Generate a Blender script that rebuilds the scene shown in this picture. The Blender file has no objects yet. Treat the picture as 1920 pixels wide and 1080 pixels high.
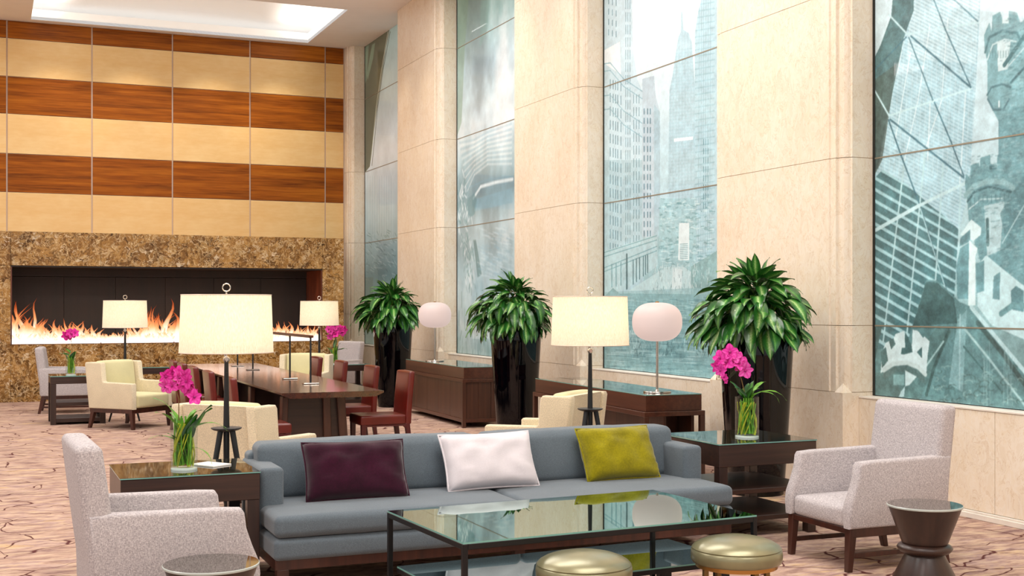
import bpy, bmesh, math, random
import numpy as np
from mathutils import Vector, Matrix, noise as mnoise
random.seed(7)
PI = math.pi
C = bpy.context.scene.collection
sc = bpy.context.scene

# ---------------------------------------------------------------- camera, world, lights, exposure
CAM_H, FOC, CX, HY, VPX = 1.65, 2300.0, 960.0, 573.0, -20.0
yaw = math.atan((CX - VPX) / FOC)
cd = bpy.data.cameras.new('camera')
cam = bpy.data.objects.new('camera', cd); C.objects.link(cam)
cam.location = (0, 0, CAM_H)
cam.rotation_euler = (PI/2, 0, -yaw)
cd.sensor_fit = 'HORIZONTAL'; cd.sensor_width = 36.0
cd.lens = 36.0 * FOC / 1920.0
cd.shift_x = 0.0
cd.shift_y = (HY - 540.0) / 1920.0
cd.clip_end = 200
sc.camera = cam

w = bpy.data.worlds.new('world'); sc.world = w; w.use_nodes = True
bg = w.node_tree.nodes['Background']
bg.inputs[0].default_value = (1.0, 0.97, 0.95, 1); bg.inputs[1].default_value = .80

def area(name, loc, rot, sx, sy, power, col=(1, .965, .93)):
    l = bpy.data.lights.new(name, 'AREA'); l.shape = 'RECTANGLE'; l.size = sx; l.size_y = sy
    l.energy = power; l.color = col
    o = bpy.data.objects.new(name, l); o.location = loc; o.rotation_euler = rot; C.objects.link(o)
    return o
def spot(name, loc, target, power, angle, col=(1, .85, .66), size=.08):
    l = bpy.data.lights.new(name, 'SPOT'); l.energy = power; l.color = col
    l.spot_size = math.radians(angle); l.spot_blend = .8; l.shadow_soft_size = size
    o = bpy.data.objects.new(name, l); o.location = loc
    d = Vector(target) - Vector(loc); o.rotation_euler = d.to_track_quat('-Z', 'Y').to_euler()
    C.objects.link(o); return o

CEIL = 7.03
TRAY_Y = [(21.70, 24.75), (15.4, 18.45), (9.1, 12.15), (2.8, 5.85), (-3.5, -.45)]
TRAY_X = [(.72, 6.0), (-6.6, -1.3)]
for ti, (ya, yb) in enumerate(TRAY_Y):
    for tj, (xa, xb) in enumerate(TRAY_X):
        if ti == 0 and tj == 0:
            area('cove_lamp', ((xa+.5), (ya+yb)/2, CEIL+.08), (PI, math.radians(-35), 0), .25, 2.6, 12)
            area('cove_lamp', ((xb-.5), (ya+yb)/2, CEIL+.08), (PI, math.radians(35), 0), .25, 2.6, 12)
        else:
            area('tray_fill', ((xa+xb)/2, (ya+yb)/2, CEIL+.30), (0, 0, 0), 4.6, 2.5, 285 if tj == 0 else 225)  # soft fill lights added in the unseen trays to light the room
for y in (9.3, 10.4, 14.3, 15.6, 19.7, 21.0):
    spot('wall_downlight', (6.1, y, CEIL-.02), (6.75, y, 2.0), 105, 50)
for y in (6.6, 7.8, 11.6, 12.8, 17.0, 18.2, 22.6, 23.8):
    spot('window_downlight', (5.9, y, CEIL-.02), (7.1, y, 2.6), 60, 50, (1, .97, .93))
for x in (1.2, 2.6, 4.1, 5.4):
    spot('panel_downlight', (x, 23.75, CEIL-.02), (x, 25, 3.6), 110, 80)
    spot('hearth_downlight', (x, 21.3, CEIL-.02), (x, 22.6, 1.6), 120, 60)
sc.view_settings.view_transform = 'Standard'
sc.view_settings.look = 'None'
sc.view_settings.gamma = 1.0
sc.view_settings.use_curve_mapping = False
sc.view_settings.exposure = 0.0

# ---------------------------------------------------------------- helpers
def lin(c):
    return tuple((v/255/12.92 if v/255 <= .04045 else ((v/255+.055)/1.055)**2.4) for v in c)
def rgba(c): return (*lin(c), 1)

def tag(o, label=None, cat=None, group=None, kind=None):
    if label: o['label'] = label
    if cat: o['category'] = cat
    if group: o['group'] = group
    if kind: o['kind'] = kind
    return o
def thing(name, label, cat, loc=(0, 0, 0), rz=0, group=None):
    o = bpy.data.objects.new(name, None); C.objects.link(o)
    o.location = loc; o.rotation_euler = (0, 0, rz); o.empty_display_size = .1
    return tag(o, label, cat, group)
def obj(name, bm, mats, parent=None, smooth=False, ang=35, label=None):
    me = bpy.data.meshes.new(name)
    bmesh.ops.recalc_face_normals(bm, faces=bm.faces[:])
    bm.to_mesh(me); bm.free()
    for m in (mats if isinstance(mats, (list, tuple)) else [mats]): me.materials.append(m)
    if smooth:
        me.shade_smooth(); me.set_sharp_from_angle(angle=math.radians(ang))
    o = bpy.data.objects.new(name, me); C.objects.link(o)
    if parent: o.parent = parent
    if label: o['label'] = label
    return o
def struct(name, bm, mats, parent=None, **k):
    o = obj(name, bm, mats, parent, **k)
    if parent is None: o['kind'] = 'structure'
    return o
def copy_tree(o, parent=None):
    c = o.copy(); C.objects.link(c); c.parent = parent
    for ch in list(o.children): copy_tree(ch, c)
    return c
def place(proto, used, loc, rz, label, group=None):
    r = proto if not used else copy_tree(proto)
    r.location = loc; r.rotation_euler = (0, 0, rz); r['label'] = label
    if group: r['group'] = group
    return r

def box(bm, x0, x1, y0, y1, z0, z1, bev=0, seg=2, xf=None, mi=0):
    r = bmesh.ops.create_cube(bm, size=1)
    vs = r['verts']
    for v in vs:
        v.co = Vector(((x0+x1)/2 + v.co.x*(x1-x0), (y0+y1)/2 + v.co.y*(y1-y0), (z0+z1)/2 + v.co.z*(z1-z0)))
        if xf: v.co = Vector(xf(v.co))
    fs = set(f for v in vs for f in v.link_faces)
    for f in fs: f.material_index = mi
    if bev:
        es = list(set(e for v in vs for e in v.link_edges))
        r2 = bmesh.ops.bevel(bm, geom=es, offset=bev, segments=seg, affect='EDGES', profile=.5)
    return bm
def prism(bm, pts, a0, a1, axis='y', bev=0, seg=2, mi=0):
    """extrude a 2D outline; axis y: pts are (x,z); axis x: (y,z); axis z: (x,y)"""
    def P(p, a):
        return {'y': (p[0], a, p[1]), 'x': (a, p[0], p[1]), 'z': (p[0], p[1], a)}[axis]
    A = [bm.verts.new(P(p, a0)) for p in pts]; B = [bm.verts.new(P(p, a1)) for p in pts]
    n = len(pts); fs = [bm.faces.new(A), bm.faces.new(B[::-1])]
    for i in range(n): fs.append(bm.faces.new((A[i], B[i], B[(i+1) % n], A[(i+1) % n])))
    for f in fs: f.material_index = mi
    bmesh.ops.recalc_face_normals(bm, faces=fs)
    if bev:
        es = list(set(e for f in fs[:2] for e in f.edges))
        bmesh.ops.bevel(bm, geom=es, offset=bev, segments=seg, affect='EDGES', profile=.5)
    return bm
def lathe(bm, prof, n=32, cap=True, loc=(0, 0, 0), mi=0):
    rings = []
    for r, z in prof:
        rings.append([bm.verts.new((loc[0]+r*math.cos(2*PI*i/n), loc[1]+r*math.sin(2*PI*i/n), loc[2]+z)) for i in range(n)])
    fs = []
    for a, b in zip(rings, rings[1:]):
        for i in range(n): fs.append(bm.faces.new((a[i], a[(i+1) % n], b[(i+1) % n], b[i])))
    if cap:
        fs.append(bm.faces.new(rings[0][::-1])); fs.append(bm.faces.new(rings[-1]))
    for f in fs: f.material_index = mi
    return bm
def tube(bm, pts, rad, n=8, cap=True, mi=0, closed=False):
    pts = [Vector(p) for p in pts]; rings = []; N = len(pts)
    up = Vector((0, 0, 1))
    prev = None
    for i, p in enumerate(pts):
        if closed: t = (pts[(i+1) % N] - pts[i-1]).normalized()
        else: t = (pts[min(i+1, N-1)] - pts[max(i-1, 0)]).normalized()
        if prev is None:
            a = t.cross(up if abs(t.z) < .9 else Vector((1, 0, 0))).normalized()
        else:
            a = (prev - t*prev.dot(t)).normalized()
        prev = a; b = t.cross(a)
        r = rad[i] if isinstance(rad, (list, tuple)) else rad
        rings.append([bm.verts.new(p + (a*math.cos(2*PI*k/n) + b*math.sin(2*PI*k/n))*r) for k in range(n)])
    pr = list(zip(rings, rings[1:]))
    if closed: pr.append((rings[-1], rings[0]))
    for A, B in pr:
        for k in range(n):
            f = bm.faces.new((A[k], A[(k+1) % n], B[(k+1) % n], B[k])); f.material_index = mi
    if cap and not closed:
        bm.faces.new(rings[0][::-1]); bm.faces.new(rings[-1])
    return bm
def rbox(bm, x0, x1, y0, y1, z0, z1, r, flat=6, arc=4, puff=(0, 0, 0), xf=None, wr=0):
    """rounded box with a grid surface; puff bulges the faces; xf deforms; wr adds soft wrinkles"""
    half = Vector(((x1-x0)/2, (y1-y0)/2, (z1-z0)/2)); c = Vector(((x0+x1)/2, (y0+y1)/2, (z0+z1)/2))
    r = min(r, half.x*.99, half.y*.99, half.z*.99)
    def samples(h):
        s = [-h + r*(1 - math.tan(PI/4*(1 - k/arc))) for k in range(arc+1)]
        lo, hi = -h+r, h-r
        s += [lo + (hi-lo)*k/flat for k in range(1, flat)]
        s += [-v for v in s[:arc+1][::-1]]
        return s
    S = [samples(h) for h in half]
    cache = {}
    def V(p):
        inner = Vector([max(-half[i]+r, min(half[i]-r, p[i])) for i in range(3)])
        d = p - inner
        q = inner + d.normalized()*r if d.length > 1e-9 else p.copy()
        key = (round(q.x, 5), round(q.y, 5), round(q.z, 5))
        if key in cache: return cache[key]
        u = [q[i]/half[i] for i in range(3)]
        bl = [1-u[i]**2 for i in range(3)]
        for i in range(3):
            j, k = (i+1) % 3, (i+2) % 3
            q[i] += puff[i]*u[i]*max(0, bl[j])*max(0, bl[k])
        if wr:
            n = mnoise.noise(Vector((q.x*7+c.x*3, q.y*7+c.y*5, q.z*7)))*wr
            q += d.normalized()*n if d.length > 0 else Vector()
        q = q + c
        if xf: q = Vector(xf(q))
        v = bm.verts.new(q); cache[key] = v; return v
    for ax in range(3):
        j, k = (ax+1) % 3, (ax+2) % 3
        for sg in (-1, 1):
            for a in range(len(S[j])-1):
                for b in range(len(S[k])-1):
                    q = []
                    for (aa, bb) in ((a, b), (a+1, b), (a+1, b+1), (a, b+1)):
                        p = Vector((0, 0, 0)); p[ax] = sg*half[ax]; p[j] = S[j][aa]; p[k] = S[k][bb]
                        v = V(p)
                        if v not in q: q.append(v)
                    if len(q) >= 3:
                        try: bm.faces.new(q if sg > 0 else q[::-1])
                        except ValueError: pass
    return bm
def NB(): return bmesh.new()

# ---------------------------------------------------------------- materials
class NT:
    def __init__(s, name):
        s.m = bpy.data.materials.new(name); s.m.use_nodes = True; s.t = s.m.node_tree
        s.p = s.t.nodes['Principled BSDF']; s.out = s.t.nodes['Material Output']
    def n(s, typ, **kw):
        nd = s.t.nodes.new(typ)
        for k, v in kw.items():
            if k.startswith('i_'):
                key = k[2:]; key = int(key) if key.isdigit() else key
                nd.inputs[key].default_value = v
            else: setattr(nd, k, v)
        return nd
    def l(s, a, ao, b, bi):
        s.t.links.new(a.outputs[ao], b.inputs[bi])
    def coords(s, kind='Object', scale=(1, 1, 1), rot=(0, 0, 0), loc=(0, 0, 0)):
        tc = s.n('ShaderNodeTexCoord'); mp = s.n('ShaderNodeMapping')
        mp.inputs['Scale'].default_value = scale; mp.inputs['Rotation'].default_value = rot; mp.inputs['Location'].default_value = loc
        s.l(tc, kind, mp, 0); return mp
    def noise(s, vec, scale, detail=4, rough=.55, dist=0):
        nd = s.n('ShaderNodeTexNoise'); nd.inputs['Scale'].default_value = scale
        nd.inputs['Detail'].default_value = detail; nd.inputs['Roughness'].default_value = rough
        nd.inputs['Distortion'].default_value = dist
        if vec: s.l(vec, 0, nd, 'Vector')
        return nd
    def ramp(s, src, so, stops, interp='LINEAR'):
        r = s.n('ShaderNodeValToRGB'); r.color_ramp.interpolation = interp
        el = r.color_ramp.elements
        while len(el) > 1: el.remove(el[-1])
        el[0].position = stops[0][0]; el[0].color = rgba(stops[0][1])
        for p, c in stops[1:]:
            e = el.new(p); e.color = rgba(c)
        s.l(src, so, r, 0); return r
    def mix(s, fac, a, b, mode='MIX'):
        m = s.n('ShaderNodeMix', data_type='RGBA', blend_type=mode)
        for inp, v in ((0, fac), (6, a), (7, b)):
            if isinstance(v, tuple) and len(v) == 2 and hasattr(v[0], 'outputs'): s.l(v[0], v[1], m, inp)
            elif isinstance(v, tuple): m.inputs[inp].default_value = rgba(v)
            else: m.inputs[inp].default_value = v
        return m
    def bump(s, src, so, strength=.2, dist=.01):
        b = s.n('ShaderNodeBump'); b.inputs['Strength'].default_value = strength; b.inputs['Distance'].default_value = dist
        s.l(src, so, b, 'Height'); s.l(b, 0, s.p, 'Normal'); return b
    def set(s, **kw):
        for k, v in kw.items(): s.p.inputs[k.replace('_', ' ')].default_value = v

def plain(name, c, rough=.5, metal=0, spec=None, noise=0, nscale=8, coat=0):
    t = NT(name); t.set(Roughness=rough, Metallic=metal)
    if coat: t.p.inputs['Coat Weight'].default_value = coat
    if noise:
        mp = t.coords(); nz = t.noise(mp, nscale)
        d = tuple(max(0, v*(1-noise)) for v in c); e = tuple(min(255, v*(1+noise)) for v in c)
        r = t.ramp(nz, 0, [(.3, d), (.7, e)]); t.l(r, 0, t.p, 'Base Color')
    else: t.p.inputs['Base Color'].default_value = rgba(c)
    return t.m
def fabric(name, c, var=.1, scale=220, bump=.35, aniso=(1, 1, 1), blot=.04):
    t = NT(name); t.set(Roughness=.92); t.p.inputs['Specular IOR Level'].default_value = .15
    t.p.inputs['Sheen Weight'].default_value = .25
    mp = t.coords(scale=aniso); n1 = t.noise(mp, scale, 2, .7); n2 = t.noise(mp, 5, 3)
    a = tuple(max(0, v*(1-var)) for v in c); b = tuple(min(255, v*(1+var)) for v in c)
    r = t.ramp(n1, 0, [(.32, a), (.68, b)])
    r2 = t.ramp(n2, 0, [(.3, tuple(255*(1-blot) for _ in range(3))), (.7, (255, 255, 255))])
    m = t.mix(1.0, (r, 0), (r2, 0), 'MULTIPLY'); t.l(m, 2, t.p, 'Base Color')
    t.bump(n1, 0, bump, .002); return t.m
def tweed(name, c1, c2, scale=130):
    t = NT(name); t.set(Roughness=.95); t.p.inputs['Specular IOR Level'].default_value = .1
    mp1 = t.coords(scale=(1, 1, 3.0)); mp2 = t.coords(scale=(3.2, 3.2, 1))
    n1 = t.noise(mp1, scale*.42, 3, .75); n2 = t.noise(mp2, scale*.42, 3, .75)
    ad = t.n('ShaderNodeMath', operation='ADD'); t.l(n1, 0, ad, 0); t.l(n2, 0, ad, 1)
    hf = t.n('ShaderNodeMath', operation='MULTIPLY'); hf.inputs[1].default_value = .5; t.l(ad, 0, hf, 0)
    r = t.ramp(hf, 0, [(.38, c1), (.5, tuple((a+b)/2 for a, b in zip(c1, c2))), (.62, c2)])
    t.l(r, 0, t.p, 'Base Color'); t.bump(hf, 0, .4, .003); return t.m
def wood(name, c1, c2, along='x', rough=.35, scale=1.0, coat=.2):
    t = NT(name); t.set(Roughness=rough); t.p.inputs['Coat Weight'].default_value = coat
    t.p.inputs['Coat Roughness'].default_value = .2
    s = {'x': (.35, 9, 9), 'y': (9, .35, 9), 'z': (9, 9, .35)}[along]
    mp = t.coords('Object', scale=tuple(v*scale for v in s))
    n1 = t.noise(mp, 3.0, 6, .6, .4); n2 = t.noise(mp, .8, 3)
    ad = t.n('ShaderNodeMath', operation='ADD'); t.l(n1, 0, ad, 0); t.l(n2, 0, ad, 1)
    hf = t.n('ShaderNodeMath', operation='MULTIPLY'); hf.inputs[1].default_value = .5; t.l(ad, 0, hf, 0)
    r = t.ramp(hf, 0, [(.36, c1), (.62, c2)]); t.l(r, 0, t.p, 'Base Color')
    t.bump(n1, 0, .05, .002); return t.m

def mat_stone():
    t = NT('travertine'); t.set(Roughness=.38); t.p.inputs['Specular IOR Level'].default_value = .35
    mp = t.coords('Object', scale=(1, 1, .6)); n0 = t.noise(mp, .55, 3); n1 = t.noise(mp, 1.6, 5, .6, .6); n2 = t.noise(mp, 9, 5, .65, 1.2)
    r1 = t.ramp(n1, 0, [(.3, (226, 208, 184)), (.5, (236, 222, 202)), (.72, (242, 232, 217))])
    r2 = t.ramp(n2, 0, [(.42, (230, 213, 188)), (.5, (242, 232, 216)), (.56, (236, 220, 194))])
    m = t.mix(.45, (r1, 0), (r2, 0))
    vo = t.n('ShaderNodeTexVoronoi', feature='DISTANCE_TO_EDGE'); vo.inputs['Scale'].default_value = 9
    ad = t.mix(.25, (mp, 0), (n2, 1)); t.l(ad, 2, vo, 'Vector')
    rv = t.ramp(vo, 0, [(0, (214, 186, 148)), (.035, (255, 255, 255))])
    m2 = t.mix(.45, (m, 2), (rv, 0), 'MULTIPLY')
    t.l(m2, 2, t.p, 'Base Color'); return t.m
def mat_marble():
    t = NT('brown_marble'); t.set(Roughness=.25); t.p.inputs['Specular IOR Level'].default_value = .3
    mp = t.coords('Object'); n0 = t.noise(mp, 2.2, 5, .6, .5); n1 = t.noise(mp, 7, 4, .6, 1.5)
    w1 = t.mix(.22, (mp, 0), (n1, 1))
    v1 = t.n('ShaderNodeTexVoronoi', feature='DISTANCE_TO_EDGE'); v1.inputs['Scale'].default_value = 12; t.l(w1, 2, v1, 'Vector')
    w2 = t.mix(.3, (mp, 0), (n1, 1))
    v2 = t.n('ShaderNodeTexVoronoi', feature='F1'); v2.inputs['Scale'].default_value = 20; t.l(w2, 2, v2, 'Vector')
    base = t.ramp(n0, 0, [(.34, (62, 40, 18)), (.46, (122, 82, 36)), (.56, (160, 114, 54)), (.68, (190, 152, 96))])
    cell = t.ramp(v2, 1, [(.12, (52, 34, 18)), (.35, (118, 82, 42)), (.6, (176, 132, 72)), (.8, (206, 168, 110)), (.93, (246, 230, 200))])
    m = t.mix(.6, (base, 0), (cell, 0))
    vein = t.ramp(v1, 0, [(0, (236, 214, 170)), (.03, (206, 172, 120)), (.07, (90, 62, 34))])
    f = t.ramp(v1, 0, [(0, (255, 255, 255)), (.10, (0, 0, 0))])
    f2 = t.ramp(n1, 0, [(.42, (0, 0, 0)), (.56, (255, 255, 255))])
    ff = t.mix(1.0, (f, 0), (f2, 0), 'MULTIPLY')
    m2 = t.mix((ff, 2), (m, 2), (vein, 0)); t.l(m2, 2, t.p, 'Base Color'); return t.m
def mat_carpet():
    t = NT('carpet'); t.set(Roughness=1.0); t.p.inputs['Specular IOR Level'].default_value = .05
    mp = t.coords('Object'); ms = t.coords('Object', scale=(.5, 1.6, 1), rot=(0, 0, -.12))
    n1 = t.noise(ms, 2.2, 5, .65, .8); n2 = t.noise(ms, 9, 4, .7, .3); n3 = t.noise(mp, 260, 2)
    base = t.ramp(n1, 0, [(.32, (106, 86, 88)), (.42, (150, 124, 110)), (.50, (178, 150, 128)), (.57, (160, 136, 134)), (.66, (200, 170, 114))])
    st = t.ramp(n2, 0, [(.38, (128, 96, 94)), (.5, (192, 160, 146)), (.63, (224, 198, 168))])
    m = t.mix(.5, (base, 0), (st, 0))
    # wandering dark lines, two scales of cracked cells
    nd = t.noise(mp, 1.6, 2, .5); nf = t.noise(mp, 7, 2, .5)
    wv = t.mix(.45, (mp, 0), (nd, 1)); wv2 = t.mix(.03, (wv, 2), (nf, 1))
    sc_ = t.n('ShaderNodeMapping'); sc_.inputs['Scale'].default_value = (1.5, 2.6, 1); t.l(wv2, 2, sc_, 0)
    v = t.n('ShaderNodeTexVoronoi', feature='DISTANCE_TO_EDGE', voronoi_dimensions='2D'); v.inputs['Scale'].default_value = 2.1; t.l(sc_, 0, v, 'Vector')
    gate = t.noise(mp, 3.1, 3); th = t.n('ShaderNodeMapRange'); th.inputs[1].default_value = .38; th.inputs[2].default_value = .62
    th.inputs[3].default_value = .016; th.inputs[4].default_value = .034; t.l(gate, 0, th, 0)
    dv = t.n('ShaderNodeMath', operation='DIVIDE'); t.l(v, 0, dv, 0); t.l(th, 0, dv, 1)
    ln = t.ramp(dv, 0, [(.35, (255, 255, 255)), (.95, (0, 0, 0))])
    m2 = t.mix((ln, 0), (m, 2), (92, 54, 52)); t.l(m2, 2, t.p, 'Base Color')
    t.bump(n3, 0, .3, .004); return t.m
def mat_panel_dark():
    t = NT('zebra_wood'); t.set(Roughness=.42); t.p.inputs['Specular IOR Level'].default_value = .12; t.p.inputs['Coat Weight'].default_value = .06; t.p.inputs['Coat Roughness'].default_value = .2
    oi = t.n('ShaderNodeObjectInfo'); mp = t.coords('Object', scale=(.28, 1, 6.5))
    ad = t.n('ShaderNodeVectorMath', operation='ADD'); t.l(mp, 0, ad, 0)
    cv = t.n('ShaderNodeVectorMath', operation='SCALE'); cv.inputs['Scale'].default_value = 17; 
    cmb = t.n('ShaderNodeCombineXYZ'); t.l(oi, 'Random', cmb, 0); t.l(oi, 'Random', cmb, 2); t.l(cmb, 0, cv, 0); t.l(cv, 0, ad, 1)
    n1 = t.noise(ad, 1.1, 4, .5, .3); n2 = t.noise(ad, 5.5, 5, .6)
    r1 = t.ramp(n1, 0, [(.30, (86, 38, 8)), (.5, (146, 76, 14)), (.7, (190, 114, 32))])
    r2 = t.ramp(n2, 0, [(.34, (88, 40, 10)), (.64, (190, 114, 34))])
    m = t.mix(.4, (r1, 0), (r2, 0)); t.l(m, 2, t.p, 'Base Color'); return t.m
def mat_panel_light():
    t = NT('maple_panel'); t.set(Roughness=.4); t.p.inputs['Coat Weight'].default_value = .1; t.p.inputs['Coat Roughness'].default_value = .25
    mp = t.coords('Object', scale=(.5, 1, 2.2)); n1 = t.noise(mp, 1.2, 4, .6, .5); n2 = t.noise(mp, 9, 4)
    r1 = t.ramp(n1, 0, [(.3, (228, 182, 112)), (.7, (240, 208, 150))]); r2 = t.ramp(n2, 0, [(.3, (228, 188, 124)), (.7, (244, 216, 160))])
    m = t.mix(.35, (r1, 0), (r2, 0)); t.l(m, 2, t.p, 'Base Color'); return t.m
def mat_glass_top(name, tint, refl=.72, under=(30, 40, 38)):
    t = NT(name); g = t.n('ShaderNodeBsdfGlossy'); g.inputs['Roughness'].default_value = .015; g.inputs['Color'].default_value = rgba(tint)
    tr = t.n('ShaderNodeBsdfTransparent'); tr.inputs['Color'].default_value = rgba(under)
    mx = t.n('ShaderNodeMixShader'); mx.inputs[0].default_value = refl
    t.l(tr, 0, mx, 1); t.l(g, 0, mx, 2); t.l(mx, 0, t.out, 0); return t.m
def mat_clear(name, tint=(245, 250, 248), ior=1.45):
    t = NT(name); lw = t.n('ShaderNodeLayerWeight'); lw.inputs[0].default_value = .12; fr = t.n('ShaderNodeMath', operation='MULTIPLY'); fr.inputs[1].default_value = .75; t.l(lw, 1, fr, 0)
    g = t.n('ShaderNodeBsdfGlossy'); g.inputs['Roughness'].default_value = .02
    tr = t.n('ShaderNodeBsdfTransparent'); tr.inputs['Color'].default_value = rgba(tint)
    mx = t.n('ShaderNodeMixShader'); t.l(fr, 0, mx, 0); t.l(tr, 0, mx, 1); t.l(g, 0, mx, 2); t.l(mx, 0, t.out, 0); return t.m
def mat_shade():
    t = NT('linen_shade'); mp = t.coords('Object', scale=(1, 1, .25)); n1 = t.noise(mp, 160, 2, .7)
    r = t.ramp(n1, 0, [(.3, (232, 222, 202)), (.7, (248, 242, 230))])
    tl = t.n('ShaderNodeBsdfTranslucent'); df = t.n('ShaderNodeBsdfDiffuse'); em = t.n('ShaderNodeEmission')
    t.l(r, 0, tl, 0); t.l(r, 0, df, 0); t.l(r, 0, em, 0); em.inputs[1].default_value = .12
    mx = t.n('ShaderNodeMixShader'); mx.inputs[0].default_value = .5; t.l(df, 0, mx, 1); t.l(tl, 0, mx, 2)
    ad = t.n('ShaderNodeAddShader'); t.l(mx, 0, ad, 0); t.l(em, 0, ad, 1); t.l(ad, 0, t.out, 0); return t.m
def emit(name, c, s):
    t = NT(name); t.p.inputs['Base Color'].default_value = rgba(c); t.p.inputs['Emission Color'].default_value = rgba(c); t.p.inputs['Emission Strength'].default_value = s
    t.set(Roughness=.5); return t.m
def mat_flame():
    t = NT('flame'); uv = t.n('ShaderNodeTexCoord'); sp = t.n('ShaderNodeSeparateXYZ'); t.l(uv, 'UV', sp, 0)
    r = t.ramp(sp, 1, [(0, (255, 240, 230)), (.3, (255, 222, 200)), (.55, (255, 168, 108)), (.85, (240, 104, 44)), (1, (180, 54, 18))])
    em = t.n('ShaderNodeEmission'); t.l(r, 0, em, 0)
    st = t.n('ShaderNodeMapRange'); st.inputs[1].default_value = 0; st.inputs[2].default_value = 1; st.inputs[3].default_value = 2.2; st.inputs[4].default_value = .9
    t.l(sp, 1, st, 0); t.l(st, 0, em, 1)
    lw = t.n('ShaderNodeLayerWeight'); lw.inputs[0].default_value = .35
    inv = t.n('ShaderNodeMapRange'); inv.inputs[1].default_value = 0; inv.inputs[2].default_value = .9; inv.inputs[3].default_value = 1; inv.inputs[4].default_value = 0; t.l(lw, 1, inv, 0)
    hf = t.n('ShaderNodeMapRange'); hf.inputs[1].default_value = 0; hf.inputs[2].default_value = 1; hf.inputs[3].default_value = .95; hf.inputs[4].default_value = .25; t.l(sp, 1, hf, 0)
    mu = t.n('ShaderNodeMath', operation='MULTIPLY'); t.l(inv, 0, mu, 0); t.l(hf, 0, mu, 1)
    tr = t.n('ShaderNodeBsdfTransparent'); mx = t.n('ShaderNodeMixShader'); t.l(mu, 0, mx, 0); t.l(tr, 0, mx, 1); t.l(em, 0, mx, 2); t.l(mx, 0, t.out, 0)
    return t.m
def mat_leaf(name, dark, mid, pale, rough=.35):
    t = NT(name); t.set(Roughness=rough); uv = t.n('ShaderNodeTexCoord'); sp = t.n('ShaderNodeSeparateXYZ'); t.l(uv, 'UV', sp, 0)
    ab = t.n('ShaderNodeMath', operation='SUBTRACT'); t.l(sp, 0, ab, 0); ab.inputs[1].default_value = .5
    aa = t.n('ShaderNodeMath', operation='ABSOLUTE'); t.l(ab, 0, aa, 0)
    mp = t.coords('UV', scale=(8, 22, 1), rot=(0, 0, .5)); nz = t.noise(mp, 1.2, 3, .6)
    s1 = t.n('ShaderNodeMath', operation='MULTIPLY_ADD'); t.l(nz, 0, s1, 0); s1.inputs[1].default_value = .35; t.l(aa, 0, s1, 2)
    oi = t.n('ShaderNodeObjectInfo')
    s2 = t.n('ShaderNodeMath', operation='MULTIPLY_ADD'); t.l(oi, 'Random', s2, 0); s2.inputs[1].default_value = .16; t.l(s1, 0, s2, 2)
    r = t.ramp(s2, 0, [(.16, pale), (.31, mid), (.46, dark), (.66, tuple(v*.75 for v in dark))])
    t.l(r, 0, t.p, 'Base Color'); t.p.inputs['Coat Weight'].default_value = .15
    return t.m

M = {}
M['stone'] = mat_stone(); M['marble'] = mat_marble(); M['carpet'] = mat_carpet()
M['zebra'] = mat_panel_dark(); M['maple'] = mat_panel_light()
M['ceiling'] = plain('ceiling_plaster', (243, 241, 244), .9, noise=.01, nscale=2)
M['tray'] = emit('tray_plaster_glow', (250, 248, 243), .26)  # plaster given its own glow in place of bounced cove light
M['strip'] = plain('pale_metal_strip', (222, 204, 188), .35, .2)
M['sill'] = plain('pale_sill', (232, 224, 212), .4, noise=.03)
M['joint'] = plain('stone_joint', (188, 164, 132), .9)
M['gasket'] = plain('dark_gasket', (26, 30, 26), .6)
M['bar'] = plain('joint_bar', (150, 142, 124), .4, .3)
M['firebox'] = wood('firebox_panel', (14, 7, 5), (30, 15, 11), 'z', .5, coat=0)
M['firebox_side'] = wood('firebox_copper', (66, 30, 16), (120, 62, 36), 'z', .35)
M['flame'] = mat_flame()
M['dark_wood'] = wood('espresso_wood', (38, 23, 18), (62, 38, 29), 'x', .38)
M['dark_wood_z'] = wood('espresso_wood_upright', (34, 20, 16), (56, 34, 26), 'z', .38)
M['walnut'] = wood('walnut_console', (62, 32, 22), (92, 52, 36), 'y', .34)
M['walnut_panel'] = wood('walnut_console_panel', (54, 30, 20), (84, 50, 36), 'z', .36)
M['leg_wood'] = wood('mahogany_leg', (44, 20, 14), (76, 38, 26), 'z', .35)
M['sofa'] = fabric('slate_blue_fabric', (98, 109, 117), .12, 260, .3)
M['grey'] = tweed('grey_tweed', (148, 141, 144), (220, 214, 213), 210)
M['cream'] = fabric('cream_fleck_fabric', (222, 208, 178), .08, 120, .2)
M['cream_in'] = fabric('pale_lime_upholstery', (220, 212, 166), .03, 200, .1)
M['purple'] = fabric('plum_velvet', (58, 9, 36), .1, 90, .12, blot=.3)
M['white'] = fabric('white_cotton', (226, 220, 224), .02, 200, .1)
M['lime'] = fabric('chartreuse_velvet', (158, 148, 12), .07, 90, .15, blot=.22)
def leather(name, c, rough=.32):
    t = NT(name); t.set(Roughness=rough); t.p.inputs['Coat Weight'].default_value = .25; t.p.inputs['Coat Roughness'].default_value = .25
    mp = t.coords(); n1 = t.noise(mp, 4, 3); n2 = t.noise(mp, 300, 2)
    r = t.ramp(n1, 0, [(.3, tuple(v*.86 for v in c)), (.7, tuple(min(255, v*1.1) for v in c))]); t.l(r, 0, t.p, 'Base Color'); t.bump(n2, 0, .12, .001); return t.m
M['leather'] = leather('oxblood_leather', (98, 24, 16), .28)
M['leather_d'] = leather('oxblood_leather_side', (78, 24, 26), .28)
M['olive'] = leather('metallic_olive_leather', (136, 132, 100), .3); M['olive'].node_tree.nodes['Principled BSDF'].inputs['Metallic'].default_value = .4
M['gold'] = plain('brushed_brass', (186, 140, 78), .28, .9)
M['gold_d'] = plain('aged_brass_leg', (128, 106, 66), .35, .8)
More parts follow.
